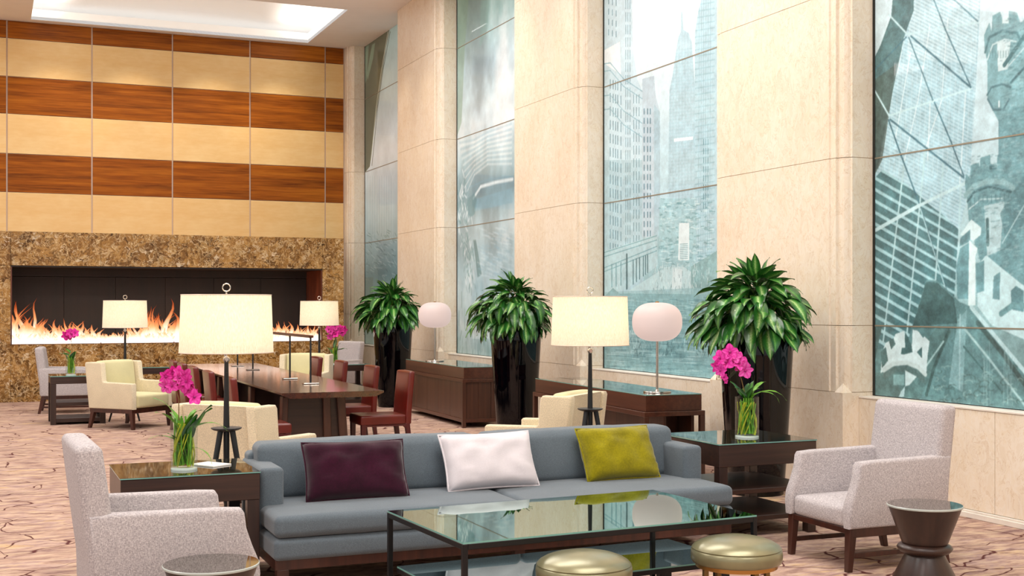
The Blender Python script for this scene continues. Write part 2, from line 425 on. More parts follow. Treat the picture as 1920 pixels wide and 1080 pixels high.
M['black'] = plain('black_steel', (20, 21, 24), .4, .3)
M['lamp_black'] = plain('ebonised_wood', (26, 28, 30), .42)
M['nickel'] = plain('satin_nickel', (200, 192, 184), .22, 1.0)
M['gloss'] = plain('black_lacquer', (3, 3, 6), .04); M['gloss'].node_tree.nodes['Principled BSDF'].inputs['IOR'].default_value = 1.4
M['soil'] = plain('soil', (50, 36, 22), 1, noise=.3, nscale=40)
M['shade'] = mat_shade()
M['globe'] = emit('opal_glass', (250, 224, 216), .56); M['globe'].node_tree.nodes['Principled BSDF'].inputs['Base Color'].default_value = rgba((150, 136, 132))
M['bulb'] = emit('bulb', (255, 236, 200), 4.0)
M['mirror_top'] = mat_glass_top('grey_mirror_glass', (205, 226, 222), .80, (110, 140, 136))
M['low_glass'] = mat_glass_top('lower_shelf_glass', (186, 204, 204), .75, (90, 116, 116))
M['teal_edge'] = plain('glass_edge', (120, 176, 166), .15)
def table_glass():
    t = NT('bevelled_table_glass'); t.p.inputs['Base Color'].default_value = rgba((46, 44, 34)); t.set(Roughness=.03); t.p.inputs['IOR'].default_value = 2.3
    t.p.inputs['Coat Weight'].default_value = .6; return t.m
M['table_glass'] = table_glass()
M['clear'] = mat_clear('vase_glass'); M['water'] = mat_clear('vase_water', (225, 236, 226), 1.1)
M['vase_base'] = plain('thick_glass_base', (226, 234, 232), .06)
M['leaf'] = mat_leaf('aglaonema_leaf', (38, 104, 34), (96, 154, 66), (190, 216, 146), .3)
M['leaf2'] = mat_leaf('orchid_leaf', (34, 100, 20), (60, 140, 30), (120, 180, 50))
M['blade'] = plain('grass_blade', (92, 146, 34), .45, noise=.3, nscale=14)
M['yellow_stem'] = plain('yellow_green_stem', (164, 168, 40), .5, noise=.2, nscale=20)
M['stem'] = plain('flower_stem', (120, 92, 50), .6)
M['petal'] = mat_leaf('magenta_petal', (220, 14, 150), (238, 50, 176), (250, 120, 206), .6)
M['paper'] = plain('paper', (240, 238, 232), .8)
M['table_top'] = wood('polished_table', (50, 24, 16), (84, 44, 28), 'y', .08, coat=1.0)
M['vase_blue'] = plain('navy_pot', (24, 36, 84), .25)

# ---------------------------------------------------------------- measured layout of the window wall
XP, XG, XS = 6.845, 7.18, 7.02            # pillar face, glass plane, sill wall face
PILLARS = [(3.40, 5.62), (8.71, 10.85), (13.88, 16.12), (19.19, 21.54), (24.64, 25.6)]
WINDOWS = [(21.54, 24.64), (16.12, 19.19), (10.85, 13.88), (5.62, 8.71)]
GZ = .86
COURSE = [0, .89, 1.475, 2.95, 4.42, 5.93, CEIL]
YB, YM = 25.0, 22.6                       # panelled back wall, marble front

# floor and ceiling
b = NB(); box(b, -13, 7.4, -9, 25.4, -.1, 0); struct('floor', b, M['carpet'])
b = NB()
xs = sorted({-13, 7.6} | {v for t in TRAY_X for v in t}); ys = sorted({-9, 25.4} | {v for t in TRAY_Y for v in t})
for i in range(len(xs)-1):
    for j in range(len(ys)-1):
        if (xs[i], xs[i+1]) in TRAY_X and (ys[j], ys[j+1]) in TRAY_Y: continue
        box(b, xs[i], xs[i+1], ys[j], ys[j+1], CEIL, CEIL+.06)
ceil = struct('ceiling', b, M['ceiling'])
for (ya, yb) in TRAY_Y:
    for (xa, xb) in TRAY_X:
        b = NB(); t_ = .03; h = .20
        for (x0, x1, y0, y1) in ((xa-t_, xa, ya-t_, yb+t_), (xb, xb+t_, ya-t_, yb+t_), (xa, xb, ya-t_, ya), (xa, xb, yb, yb+t_)):
            box(b, x0, x1, y0, y1, CEIL+.001, CEIL+h)
        # shallow vaulted lid rising from the rim
        n = 12; e = .28
        vs = [[b.verts.new((xa-e+(xb-xa+2*e)*i/n, ya-e+(yb-ya+2*e)*j/n, CEIL+h+.05+.42*math.sin(PI*i/n)**.7*math.sin(PI*j/n)**.7)) for j in range(n+1)] for i in range(n+1)]
        for i in range(n):
            for j in range(n): b.faces.new((vs[i][j], vs[i+1][j], vs[i+1][j+1], vs[i][j+1]))
        o = obj('ceiling_tray', b, M['tray'], ceil)

# back wall: core, panels, strips
b = NB(); box(b, -13, 7.6, YB+.03, YB+.2, 0, CEIL+.06)
wb = struct('wall_back', b, M['strip'])
SX = [-7.35, -5.8, -4.26, -2.74, -1.22, .305, 1.826, 3.34, 4.872, 6.431, 6.83]
SZ = [(6.696, CEIL, 'zebra'), (5.975, 6.696, 'maple'), (5.272, 5.975, 'zebra'), (4.52, 5.272, 'maple'), (3.793, 4.52, 'zebra'), (3.02, 3.793, 'maple'), (2.3, 3.02, 'zebra')]
for i in range(len(SX)-1):
    for (z0, z1, mt) in SZ:
        cx_, cz_ = (SX[i]+SX[i+1])/2, (z0+z1)/2; hx = (SX[i+1]-SX[i])/2-.014; hz = (z1-z0)/2-.005
        b = NB(); box(b, -hx, hx, 0, .03, -hz, hz, .003, 1)
        o = obj('wood_panel', b, M[mt], wb); o.location = (cx_, YB, cz_)
# marble fireplace in front of it
b = NB(); box(b, -13, -.62, YM+.04, YB-.02, 0, 2.86); box(b, 5.80, 6.13, YM+.04, YB-.02, 0, 2.86)
box(b, -.62, 5.80, YM+.04, YB-.02, 0, .97); box(b, -.62, 5.80, YM+.04, YB-.02, 2.37, 2.86)
fp = obj('fireplace', b, M['marble'])
tag(fp, 'long linear gas fireplace set in a brown marble surround', 'fireplace')
FX0, FX1, FZ0, FZ1 = .335, 5.76, .99, 2.335
cols = [-7.4, -5.85, -4.3, -2.76, -1.22, .335, 1.80, 3.27, 4.74, FX1, 6.17]
for i in range(len(cols)-1):
    x0, x1 = cols[i]+.002, cols[i+1]-.002
    opening = FX0-.01 <= cols[i] < FX1-.01
    zz = [(0, FZ0-.012), (FZ1+.004, 2.92)] if opening else [(0, FZ1), (FZ1+.004, 2.92)]
    for (z0, z1) in zz:
        b = NB(); box(b, x0, x1, YM, YM+.04, z0, z1, .002, 1); obj('marble_slab', b, M['marble'], fp)
b = NB(); box(b, -7.4, 6.17, YM+.04, YB-.03, 2.861, 2.92); obj('marble_ledge', b, M['marble'], fp)
YF = 23.8
b = NB(); box(b, FX0, FX1, YM+.015, YF, FZ0-.02, FZ0, .002, 1); obj('burner_tray', b, M['firebox_side'], fp)
b = NB(); box(b, FX0, FX1, YM+.015, YF, FZ1-.02, FZ1); obj('firebox_soffit', b, M['firebox'], fp)
for x in (FX0, FX1-.02):
    b = NB(); box(b, x, x+.02, YM+.015, YF, FZ0, FZ1-.02); obj('firebox_cheek', b, M['firebox_side'], fp)
nb = 6
for i in range(nb):
    x0 = FX0+.02+(FX1-FX0-.04)*i/nb; x1 = FX0+.02+(FX1-FX0-.04)*(i+1)/nb
    b = NB(); box(b, x0+.001, x1-.001, YF, YF+.02, FZ0, FZ1-.16, .003, 1); obj('firebox_panel', b, M['firebox'], fp)
b = NB(); box(b, FX0+.02, FX1-.02, YF-.02, YF+.02, FZ1-.155, FZ1-.02); obj('firebox_rail', b, M['firebox'], fp)
b = NB(); box(b, FX0+.03, FX1-.03, YM+.10, YM+.14, FZ0, FZ0+.015); obj('burner_pipe', b, M['nickel'], fp)
# the fire
b = NB(); uvl = b.loops.layers.uv.new('uv')
def flame_tongue(x, y, z, h, r):
    n, m = 6, 8; ph = random.uniform(0, 6); lean = random.uniform(-.5, .5)*h
    rings = []
    for j in range(m+1):
        t = j/m; rr = r*(1-t)**.75*(1+.5*math.sin(PI*t))
        dx = lean*t*t + .16*h*math.sin(ph+5*t)*t; dy = .06*h*math.sin(ph*2+4*t)*t
        rings.append([b.verts.new((x+dx+rr*math.cos(2*PI*k/n), y+dy+rr*.6*math.sin(2*PI*k/n), z+h*t)) for k in range(n)])
    for j in range(m):
        for k in range(n):
            f = b.faces.new((rings[j][k], rings[j][(k+1) % n], rings[j+1][(k+1) % n], rings[j+1][k])); f.smooth = True
            top = min(1.0, h/.55)
            for lp, jj in zip(f.loops, (j, j, j+1, j+1)): lp[uvl].uv = (.5, (jj/m)*(.45+.55*top))
x = FX0+.06
while x < FX1-.06:
    env = .30 + .16*math.sin(x*2.1+.8) + .10*math.sin(x*5.3)
    for q in range(2):
        flame_tongue(x+random.uniform(-.03, .03), YM+.12+random.uniform(-.03, .25), FZ0, max(.12, env*random.uniform(.5, 1.5))*(1.3 if random.random() < .14 else .9), random.uniform(.022, .055))
    for q in range(3):
        flame_tongue(x+random.uniform(-.03, .03), YM+.10+random.uniform(-.02, .06), FZ0, random.uniform(.08, .2), random.uniform(.02, .045))
    x += .023
fire = obj('fire', b, M['flame']); tag(fire, 'row of orange and white gas flames burning in the long fireplace', 'fire', kind='stuff')
area('fire_glow', ((FX0+FX1)/2, YM+.35, FZ0+.25), (PI, 0, 0), 5.0, .3, 22, (1, .5, .22))

# right wall: backing, pillars, sills
b = NB(); box(b, XG+.03, XG+.2, -9, 25.4, 0, CEIL+.06); wr = struct('wall_right', b, M['stone'])
def pillar_profile(y0, y1, square):
    if square: return [(XG+.03, y0), (XP, y0), (XP, y1), (XG+.03, y1)]
    near = [(XP+.105, y0), (XP+.098, y0+.018), (XP+.078, y0+.028), (XP+.056, y0+.048), (XP+.042, y0+.080), (XP+.038, y0+.108), (XP+.014, y0+.112), (XP+.014, y0+.182), (XP, y0+.19)]
    far = [(x, y1-(y-y0)) for (x, y) in near[::-1]]
    return [(XG+.03, y0)] + near + far + [(XG+.03, y1)]
for (y0, y1) in PILLARS:
    for k in range(len(COURSE)-1):
        z0, z1 = COURSE[k]+(.0025 if k else 0), COURSE[k+1]-.0025
        b = NB(); prism(b, pillar_profile(y0, y1, k == 0), z0, z1, 'z')
        o = obj('stone_block', b, M['stone'], wr)
        if k == 0:   # pointed stops where the chamfers end
            pass
    b = NB(); prism(b, [(XG+.03, y0+.006), (XP+.14, y0+.006), (XP+.065, y0+.10), (XP+.025, y0+.17), (XP+.008, y0+.21), (XP+.008, y1-.21), (XP+.025, y1-.17), (XP+.065, y1-.10), (XP+.14, y1-.006), (XG+.03, y1-.006)], 0, CEIL, 'z')
    obj('joint_mortar', b, M['joint'], wr)
    for (yy, s) in ((y0, 1), (y1, -1)):
        b = NB(); A = b.verts.new((XP, yy, .8875)); B_ = b.verts.new((XP+.10, yy, .8875)); C_ = b.verts.new((XP, yy+s*.11, .8875)); D = b.verts.new((XP+.055, yy+s*.06, .975))
        for f in ((A, B_, C_), (A, B_, D), (A, C_, D), (B_, C_, D)): b.faces.new(f)
        obj('chamfer_stop', b, M['stone'], wr)
for wi, (y0, y1) in enumerate(WINDOWS):
    cuts = {3: [5.62, 6.35, 7.129, 7.90, 8.71], 2: [10.85, 11.6, 12.36, 13.12, 13.88], 1: [16.12, 17.15, 18.17, 19.19], 0: [21.54, 22.6, 23.6, 24.64]}[wi]
    for a, c in zip(cuts, cuts[1:]):
        b = NB(); box(b, XS, XG+.03, a+.002, c-.002, .065, .838, .002, 1); obj('stone_panel', b, M['stone'], wr)
    b = NB(); box(b, XS-.006, XG+.0, y0, y1, .84, .857, .003, 1); struct('window_ledge', b, M['sill'], wr)
    b = NB(); box(b, XS-.025, XG, y0, y1, 0, .045, .004, 1); box(b, XS-.012, XG, y0, y1, .045, .062, .003, 1)
    obj('plinth', b, M['sill'], wr)

# ---------------------------------------------------------------- the printed glass: pictures drawn here in code
def ray(px):
    u = (px-CX)/FOC; return math.sin(yaw)+u*math.cos(yaw), math.cos(yaw)-u*math.sin(yaw)
def onglass(px, py):      # where a measured point lies on the glass plane: (Y, z)
    rx, ry = ray(px); d = XG/rx; return d*ry, CAM_H-(py-HY)*d/FOC
rng = np.random.default_rng(3)
def fbm(h, w_, base=4, octs=6, ax=1.0, ay=1.0, gain=.55):
    out = np.zeros((h, w_)); amp = 1; tot = 0
    for o_ in range(octs):
        gh, gw = max(2, int(base*ay*2**o_)), max(2, int(base*ax*2**o_))
        if gh > h or gw > w_: break
        g = rng.random((gh+1, gw+1))
        yy = np.linspace(0, gh-.001, h); xx = np.linspace(0, gw-.001, w_)
        yi = yy.astype(int); xi = xx.astype(int); fy = (yy-yi)[:, None]; fx = (xx-xi)[None]
        fy = fy*fy*(3-2*fy); fx = fx*fx*(3-2*fx)
        a = g[yi][:, xi]; b_ = g[yi][:, xi+1]; c = g[yi+1][:, xi]; d = g[yi+1][:, xi+1]
        out += amp*((a*(1-fx)+b_*fx)*(1-fy)+(c*(1-fx)+d*fx)*fy); tot += amp; amp *= gain
    return out/tot
class Print:
    PPM = 230
    def __init__(s, y0, y1, bg):
        s.y0, s.y1 = y0, y1; s.W = int((y1-y0)*s.PPM); s.H = int((CEIL-GZ)*s.PPM)
        s.a = np.zeros((s.H, s.W, 3)); s.a[:] = np.array(bg)/255
        s.X, s.Y = np.meshgrid(np.arange(s.W)+.5, np.arange(s.H)+.5)
    def t(s, p):
        Y, z = onglass(*p); return ((s.y1-Y)*s.PPM, (CEIL-z)*s.PPM)
    def _blend(s, sl, mask, col, al):
        m = (mask*al)[..., None]; s.a[sl] = s.a[sl]*(1-m)+np.array(col)/255*m
    def polymask(s, q):
        x0 = max(0, int(min(p[0] for p in q))-1); x1 = min(s.W, int(max(p[0] for p in q))+2)
        y0 = max(0, int(min(p[1] for p in q))-1); y1 = min(s.H, int(max(p[1] for p in q))+2)
        if x1 <= x0 or y1 <= y0: return None, None
        X, Y = s.X[y0:y1, x0:x1], s.Y[y0:y1, x0:x1]; m = np.zeros(X.shape, bool)
        for i in range(len(q)):
            (xa, ya), (xb, yb) = q[i], q[(i+1) % len(q)]
            if ya == yb: continue
            c = ((ya > Y) != (yb > Y)) & (X < (xb-xa)*(Y-ya)/(yb-ya)+xa); m ^= c
        return (slice(y0, y1), slice(x0, x1)), m.astype(float)
    def poly(s, pts, col, al=1):
        sl, m = s.polymask([s.t(p) for p in pts])
        if sl: s._blend(sl, m, col, al)
    def line(s, p, q, wpx, col, al=1, clip=None):
        (xa, ya), (xb, yb) = s.t(p), s.t(q); dd = XG/ray((p[0]+q[0])/2)[0]; hw = wpx*dd/FOC*s.PPM/2*1.25
        x0 = max(0, int(min(xa, xb)-hw-1)); x1 = min(s.W, int(max(xa, xb)+hw+2)); y0 = max(0, int(min(ya, yb)-hw-1)); y1 = min(s.H, int(max(ya, yb)+hw+2))
        if x1 <= x0 or y1 <= y0: return
        X, Y = s.X[y0:y1, x0:x1], s.Y[y0:y1, x0:x1]; dx, dy = xb-xa, yb-ya; L = dx*dx+dy*dy+1e-9
        t = np.clip(((X-xa)*dx+(Y-ya)*dy)/L, 0, 1); d = np.hypot(X-xa-t*dx, Y-ya-t*dy)
        m = np.clip(hw-d+.5, 0, 1)
        if clip is not None: m = m*clip[y0:y1, x0:x1]
        s._blend((slice(y0, y1), slice(x0, x1)), m, col, al)
    def path(s, pts, wpx, col, al=1):
        for p, q in zip(pts, pts[1:]): s.line(p, q, wpx, col, al)
    def full(s, pts):
        f = np.zeros((s.H, s.W)); sl, m = s.polymask([s.t(p) for p in pts])
        if sl: f[sl] = m
        return f
    def grad(s, stops):       # vertical tone by measured height at the left edge
        rows = []
        for (py, px, c) in stops: rows.append((s.t((px, py))[1], np.array(c)/255))
        rows.sort(key=lambda r: r[0]); ys = [r[0] for r in rows]
        for k in range(3): s.a[..., k] = np.interp(np.arange(s.H), ys, [r[1][k] for r in rows])[:, None]
    def texture(s, amt, base=4, ax=1, ay=1, mask=None, octs=7, gain=.6):
        n = (fbm(s.H, s.W, base, octs, ax, ay, gain)-.5)*2*amt
        if mask is not None: n = n*mask
        s.a *= (1+n)[..., None]
    def blur(s, r):
        for ax in (0, 1):
            acc = sum(np.roll(s.a, k, ax) for k in range(-r, r+1)); s.a = acc/(2*r+1)
    def lift(s, g): s.a = np.clip(s.a*g, 0, 1)
    def image(s, name):
        im = bpy.data.images.new(name, s.W, s.H, alpha=False)
        buf = np.ones((s.H, s.W, 4), np.float32); buf[..., :3] = np.clip(s.a, 0, 1)
        im.pixels.foreach_set(np.ascontiguousarray(buf[::-1]).ravel()); im.update(); im.pack(); return im

def print4():
    P = Print(5.62, 8.71, (222, 241, 247))
    P.grad([(0, 1640, (208, 232, 240)), (300, 1640, (192, 222, 230)), (560, 1640, (150, 192, 198)), (760, 1640, (98, 132, 132))])
    tower = [(1716, -60), (1842, -60), (1836, 60), (1828, 200), (1822, 310), (1812, 380), (1800, 430), (1790, 560), (1700, 660), (1640, 660), (1640, 320), (1662, 225), (1690, 110)]
    P.poly(tower, (176, 212, 223)); tm = P.full(tower)
    P.poly([(1716, -60), (1842, -60), (1830, 120), (1700, 110)], (204, 229, 236), .7)
    for k in range(140):
        y = -120+7.2*k
        P.line((1640, y), (1840, y+104), 1.3, (122, 172, 186), .7, tm)
    for k in range(26):
        x = 1650+9*k; P.line((x, 330), (x+16, -60), 1.0, (208, 232, 238), .6, tm)
    low = [(1640, 335), (1656, 318), (1700, 345), (1745, 385), (1775, 408), (1798, 430), (1790, 560), (1700, 660), (1640, 660)]
    P.poly(low, (160, 204, 212)); lm = P.full(low)
    for k in range(30):
        y = 322+21.5*k; P.line((1640, y), (1800, y+93), 11, (72, 116, 122), .95, lm)
        P.line((1640, y-6), (1800, y+87), 1.2, (60, 100, 106), .6, lm)
    dk = [(1680, -60), (1716, -60), (1714, 20), (1696, 70), (1668, 205), (1650, 300), (1640, 330), (1640, 110), (1652, 85), (1672, 30)]
    P.poly(dk, (78, 116, 120)); dm = P.full(dk)
    P.poly([(1640, 150), (1682, 120), (1655, 300), (1640, 330)], (66, 84, 78), .7)
    for k in range(60): P.line((1640+k*1.3, 340), (1700+k*1.3-20, -60), .7, (120, 160, 164), .25, dm)
    for l in [((1697, 300), (1657, 640)), ((1736, 280), (1700, 640)), ((1770, 300), (1750, 600)), ((1802, 350), (1796, 520))]: P.line(*l, 3.4, (176, 214, 220), .95)
    for l in [((1708, 100), (1680, 260)), ((1745, 45), (1722, 190)), ((1778, 35), (1766, 190)), ((1722, 190), (1697, 300)), ((1766, 190), (1736, 280)), ((1812, 170), (1800, 350)), ((1745, 190), (1740, 300))]: P.line(*l, 1.6, (226, 242, 246), .9)
    for l, wd in [(((1640, 433), (1725, 385)), 6), (((1725, 385), (1812, 343)), 5), (((1668, 217), (1822, 166)), 3), (((1704, 64), (1836, 42)), 3), (((1668, 28), (1702, 64)), 3), (((1640, 168), (1668, 217)), 3)]: P.line(*l, wd, (190, 224, 230), 1)
    for l, wd in [(((1709, 68), (1821, 164)), 2.8), (((1705, 70), (1750, 188)), 2.0), (((1773, 54), (1820, 160)), 2.0), (((1750, -5), (1773, 54)), 1.8), (((1785, -5), (1834, 40)), 1.8), (((1670, 224), (1738, 278)), 3), (((1738, 278), (1808, 333)), 3), (((1667, 225), (1690, 290)), 2.6), (((1690, 290), (1724, 380)), 2.8), (((1728, 392), (1755, 480)), 2.6), (((1755, 480), (1778, 550)), 2), (((1753, 192), (1785, 268)), 2.4), (((1785, 268), (1808, 330)), 2), (((1640, 132), (1700, 70)), 2)]: P.line(*l, wd, (62, 108, 122), .95)
    P.line((1727, 392), (1776, 548), 2.2, (176, 214, 220), .9)
    # castle tower, upper right
    P.poly([(1874, 228), (1920, 170), (1990, 60), (2060, 60), (2060, 760), (1874, 480)], (112, 160, 168))
    P.poly([(1847, 92), (1846, 66), (1856, 42), (1860, 60), (1862, 30), (1876, 22), (1880, 34), (1892, 32), (1892, 20), (1908, 24), (1914, 44), (1930, 28), (1990, 20), (1990, 200), (1900, 200), (1874, 228), (1866, 214), (1858, 200), (1852, 182), (1852, 118)], (124, 172, 180))
    P.poly([(1870, 78), (1896, 76), (1890, 130), (1872, 134)], (214, 236, 240), .9); P.poly([(1880, 30), (1892, 30), (1892, 44), (1880, 44)], (210, 234, 238))
    P.path([(1848, 98), (1856, 70), (1880, 58), (1908, 62), (1914, 76)], 4, (84, 130, 138)); P.path([(1852, 112), (1862, 84), (1884, 74), (1906, 78)], 2.5, (200, 228, 232))
    P.path([(1852, 178), (1860, 164), (1880, 158), (1896, 164)], 3, (80, 124, 132)); P.path([(1853, 186), (1864, 206), (1882, 206), (1893, 186)], 3, (86, 130, 140)); P.line((1874, 190), (1874, 200), 3, (220, 240, 243))
    P.path([(1884, 122), (1920, 70), (1960, 10)], 7, (70, 116, 122)); P.path([(1888, 128), (1930, 80)], 2.5, (184, 216, 222)); P.path([(1896, 155), (1930, 118)], 4, (70, 112, 120))
    P.line((1874, 225), (1874, 306), 1.5, (90, 140, 150))
    # castle tower, lower
    P.poly([(1810, 345), (1812, 326), (1820, 334), (1821, 310), (1836, 305), (1838, 314), (1839, 296), (1858, 290), (1858, 312), (1870, 312), (1871, 291), (1893, 291), (1896, 305), (1990, 300), (1990, 640), (1860, 560), (1836, 480), (1818, 420), (1815, 380)], (110, 158, 166))
    P.path([(1812, 366), (1826, 350), (1852, 340), (1880, 340), (1900, 352)], 9, (140, 184, 190)); P.path([(1815, 378), (1828, 360), (1854, 350), (1896, 360)], 3.5, (66, 108, 116))
    P.path([(1818, 392), (1840, 374), (1880, 372)], 2, (196, 224, 228)); P.poly([(1856, 308), (1870, 308), (1870, 318), (1856, 318)], (70, 114, 122))
    P.poly([(1846, 386), (1884, 378), (1876, 470), (1852, 480)], (186, 216, 222), .85); P.path([(1852, 412), (1853, 458)], 6, (70, 106, 110))
    P.poly([(1876, 400), (1920, 330), (1990, 240), (1990, 300), (1890, 470)], (92, 138, 146), .8); P.path([(1880, 456), (1940, 352)], 2, (170, 206, 212))
    for k in range(900):
        x, y = rng.uniform(1818, 1930), rng.uniform(30, 520)
        if y < 290 and x < 1876: continue
        l = rng.uniform(3, 9); P.line((x, y), (x+l, y-l*rng.uniform(.0, .35)), rng.uniform(.8, 2.2), ((158, 196, 202) if rng.random() < .5 else (84, 130, 138)), .5)
    for k in range(9): P.line((1852+5*k, 96), (1852+5*k, 108), 1.6, (84, 132, 140), .6)
    for k in range(10): P.line((1820+8*k, 372-1.2*k), (1820+8*k, 384-1.2*k), 2.2, (78, 124, 132), .6)
    # white chimneys and gables
    P.poly([(1801, 440), (1822, 411), (1841, 427), (1840, 440), (1826, 452), (1820, 448)], (206, 234, 238)); P.poly([(1802, 446), (1820, 430), (1820, 452), (1800, 462)], (96, 140, 148))
    P.poly([(1818, 450), (1834, 466), (1830, 480), (1830, 572), (1816, 575)], (212, 238, 242)); P.poly([(1801, 466), (1818, 455), (1816, 560), (1796, 560), (1794, 500)], (104, 152, 160))
    P.poly([(1832, 500), (1850, 478), (1876, 500), (1916, 532), (1990, 580), (1990, 660), (1930, 640), (1860, 610), (1834, 575)], (190, 226, 232))
    P.poly([(1830, 495), (1846, 488), (1846, 545), (1832, 550)], (106, 154, 162)); P.poly([(1864, 518), (1876, 510), (1875, 562), (1862, 560)], (104, 150, 158)); P.poly([(1896, 545), (1906, 536), (1920, 545), (1920, 585), (1898, 580)], (96, 142, 150))
    P.path([(1878, 588), (1900, 572), (1930, 574)], 9, (104, 150, 156))
    # roofs and ridge below
    P.poly([(1738, 524), (1760, 527), (1800, 566), (1822, 575), (1860, 625), (1920, 700), (1990, 780), (1990, 860), (1640, 800), (1640, 655), (1700, 650)], (96, 138, 142))
    P.poly([(1738, 528), (1758, 530), (1790, 560), (1796, 606), (1712, 612)], (64, 96, 98), .85); P.poly([(1640, 612), (1655, 612), (1640, 680)], (70, 104, 106))
    P.poly([(1640, 700), (1700, 690), (1760, 610), (1790, 612), (1720, 760), (1640, 760)], (84, 118, 118), .7)
    P.poly([(1796, 600), (1814, 580), (1806, 735), (1780, 720)], (136, 180, 186), .8); P.line((1801, 590), (1800, 730), 3, (164, 202, 208), .8)
    P.path([(1822, 576), (1858, 620), (1930, 706)], 7, (182, 218, 224)); P.path([(1834, 605), (1880, 662), (1935, 738)], 8, (70, 98, 98)); P.path([(1806, 612), (1858, 676), (1930, 770)], 4, (160, 198, 202))
    P.path([(1808, 650), (1850, 700), (1880, 735)], 3, (72, 110, 112)); P.path([(1780, 620), (1752, 690), (1738, 740)], 6, (66, 96, 96)); P.path([(1770, 640), (1735, 690)], 3, (160, 198, 200))
    P.poly([(1652, 700), (1655, 660), (1662, 642), (1676, 636), (1680, 626), (1697, 620), (1698, 646), (1711, 646), (1712, 618), (1722, 620), (1732, 634), (1734, 630), (1744, 640), (1740, 668), (1738, 700), (1724, 690), (1700, 682), (1676, 682)], (204, 230, 234))
    for q in [[(1668, 640), (1676, 634), (1680, 645), (1672, 655)], [(1698, 622), (1710, 646), (1712, 660), (1698, 664)], [(1720, 660), (1730, 650), (1730, 672)], [(1692, 652), (1702, 652), (1700, 664), (1690, 664)], [(1652, 660), (1662, 650), (1666, 676), (1655, 690)]]: P.poly(q, (72, 108, 110))
    P.path([(1658, 694), (1676, 682), (1700, 680), (1722, 688), (1736, 702)], 7, (190, 214, 216)); P.path([(1660, 704), (1680, 692), (1702, 690), (1722, 700), (1732, 712)], 9, (90, 120, 120))
    P.poly([(1698, 694), (1720, 706), (1706, 722), (1698, 724)], (196, 224, 228)); P.poly([(1676, 702), (1696, 702), (1696, 722), (1676, 722)], (130, 174, 176)); P.poly([(1690, 734), (1698, 724), (1696, 744), (1686, 744)], (180, 216, 222))
    for k in range(70):
        x, y = rng.uniform(1750, 1925), rng.uniform(690, 765); a0 = rng.uniform(0, 6); r = rng.uniform(4, 12)
        P.path([(x+r*math.cos(a0+t*.7), y+r*.7*math.sin(a0+t*.7)) for t in range(5)], 1.4, ((150, 186, 186) if k % 2 else (66, 94, 92)), .6)
    for k in range(9):
        x = 1840+rng.uniform(0, 70); P.line((x, 640+rng.uniform(0, 40)), (x+rng.uniform(-8, 8), 760), 1.4, (150, 190, 194), .5)
    dark = np.clip(1.15-P.a.mean(-1), 0, 1); P.blur(1); P.texture(.45, 40, 1, 2, dark, 6, .8); P.texture(.30, 9, 1, 2, dark, 6, .75); P.texture(.05, 3); P.lift(.97); return P.image('glass_print_towers')
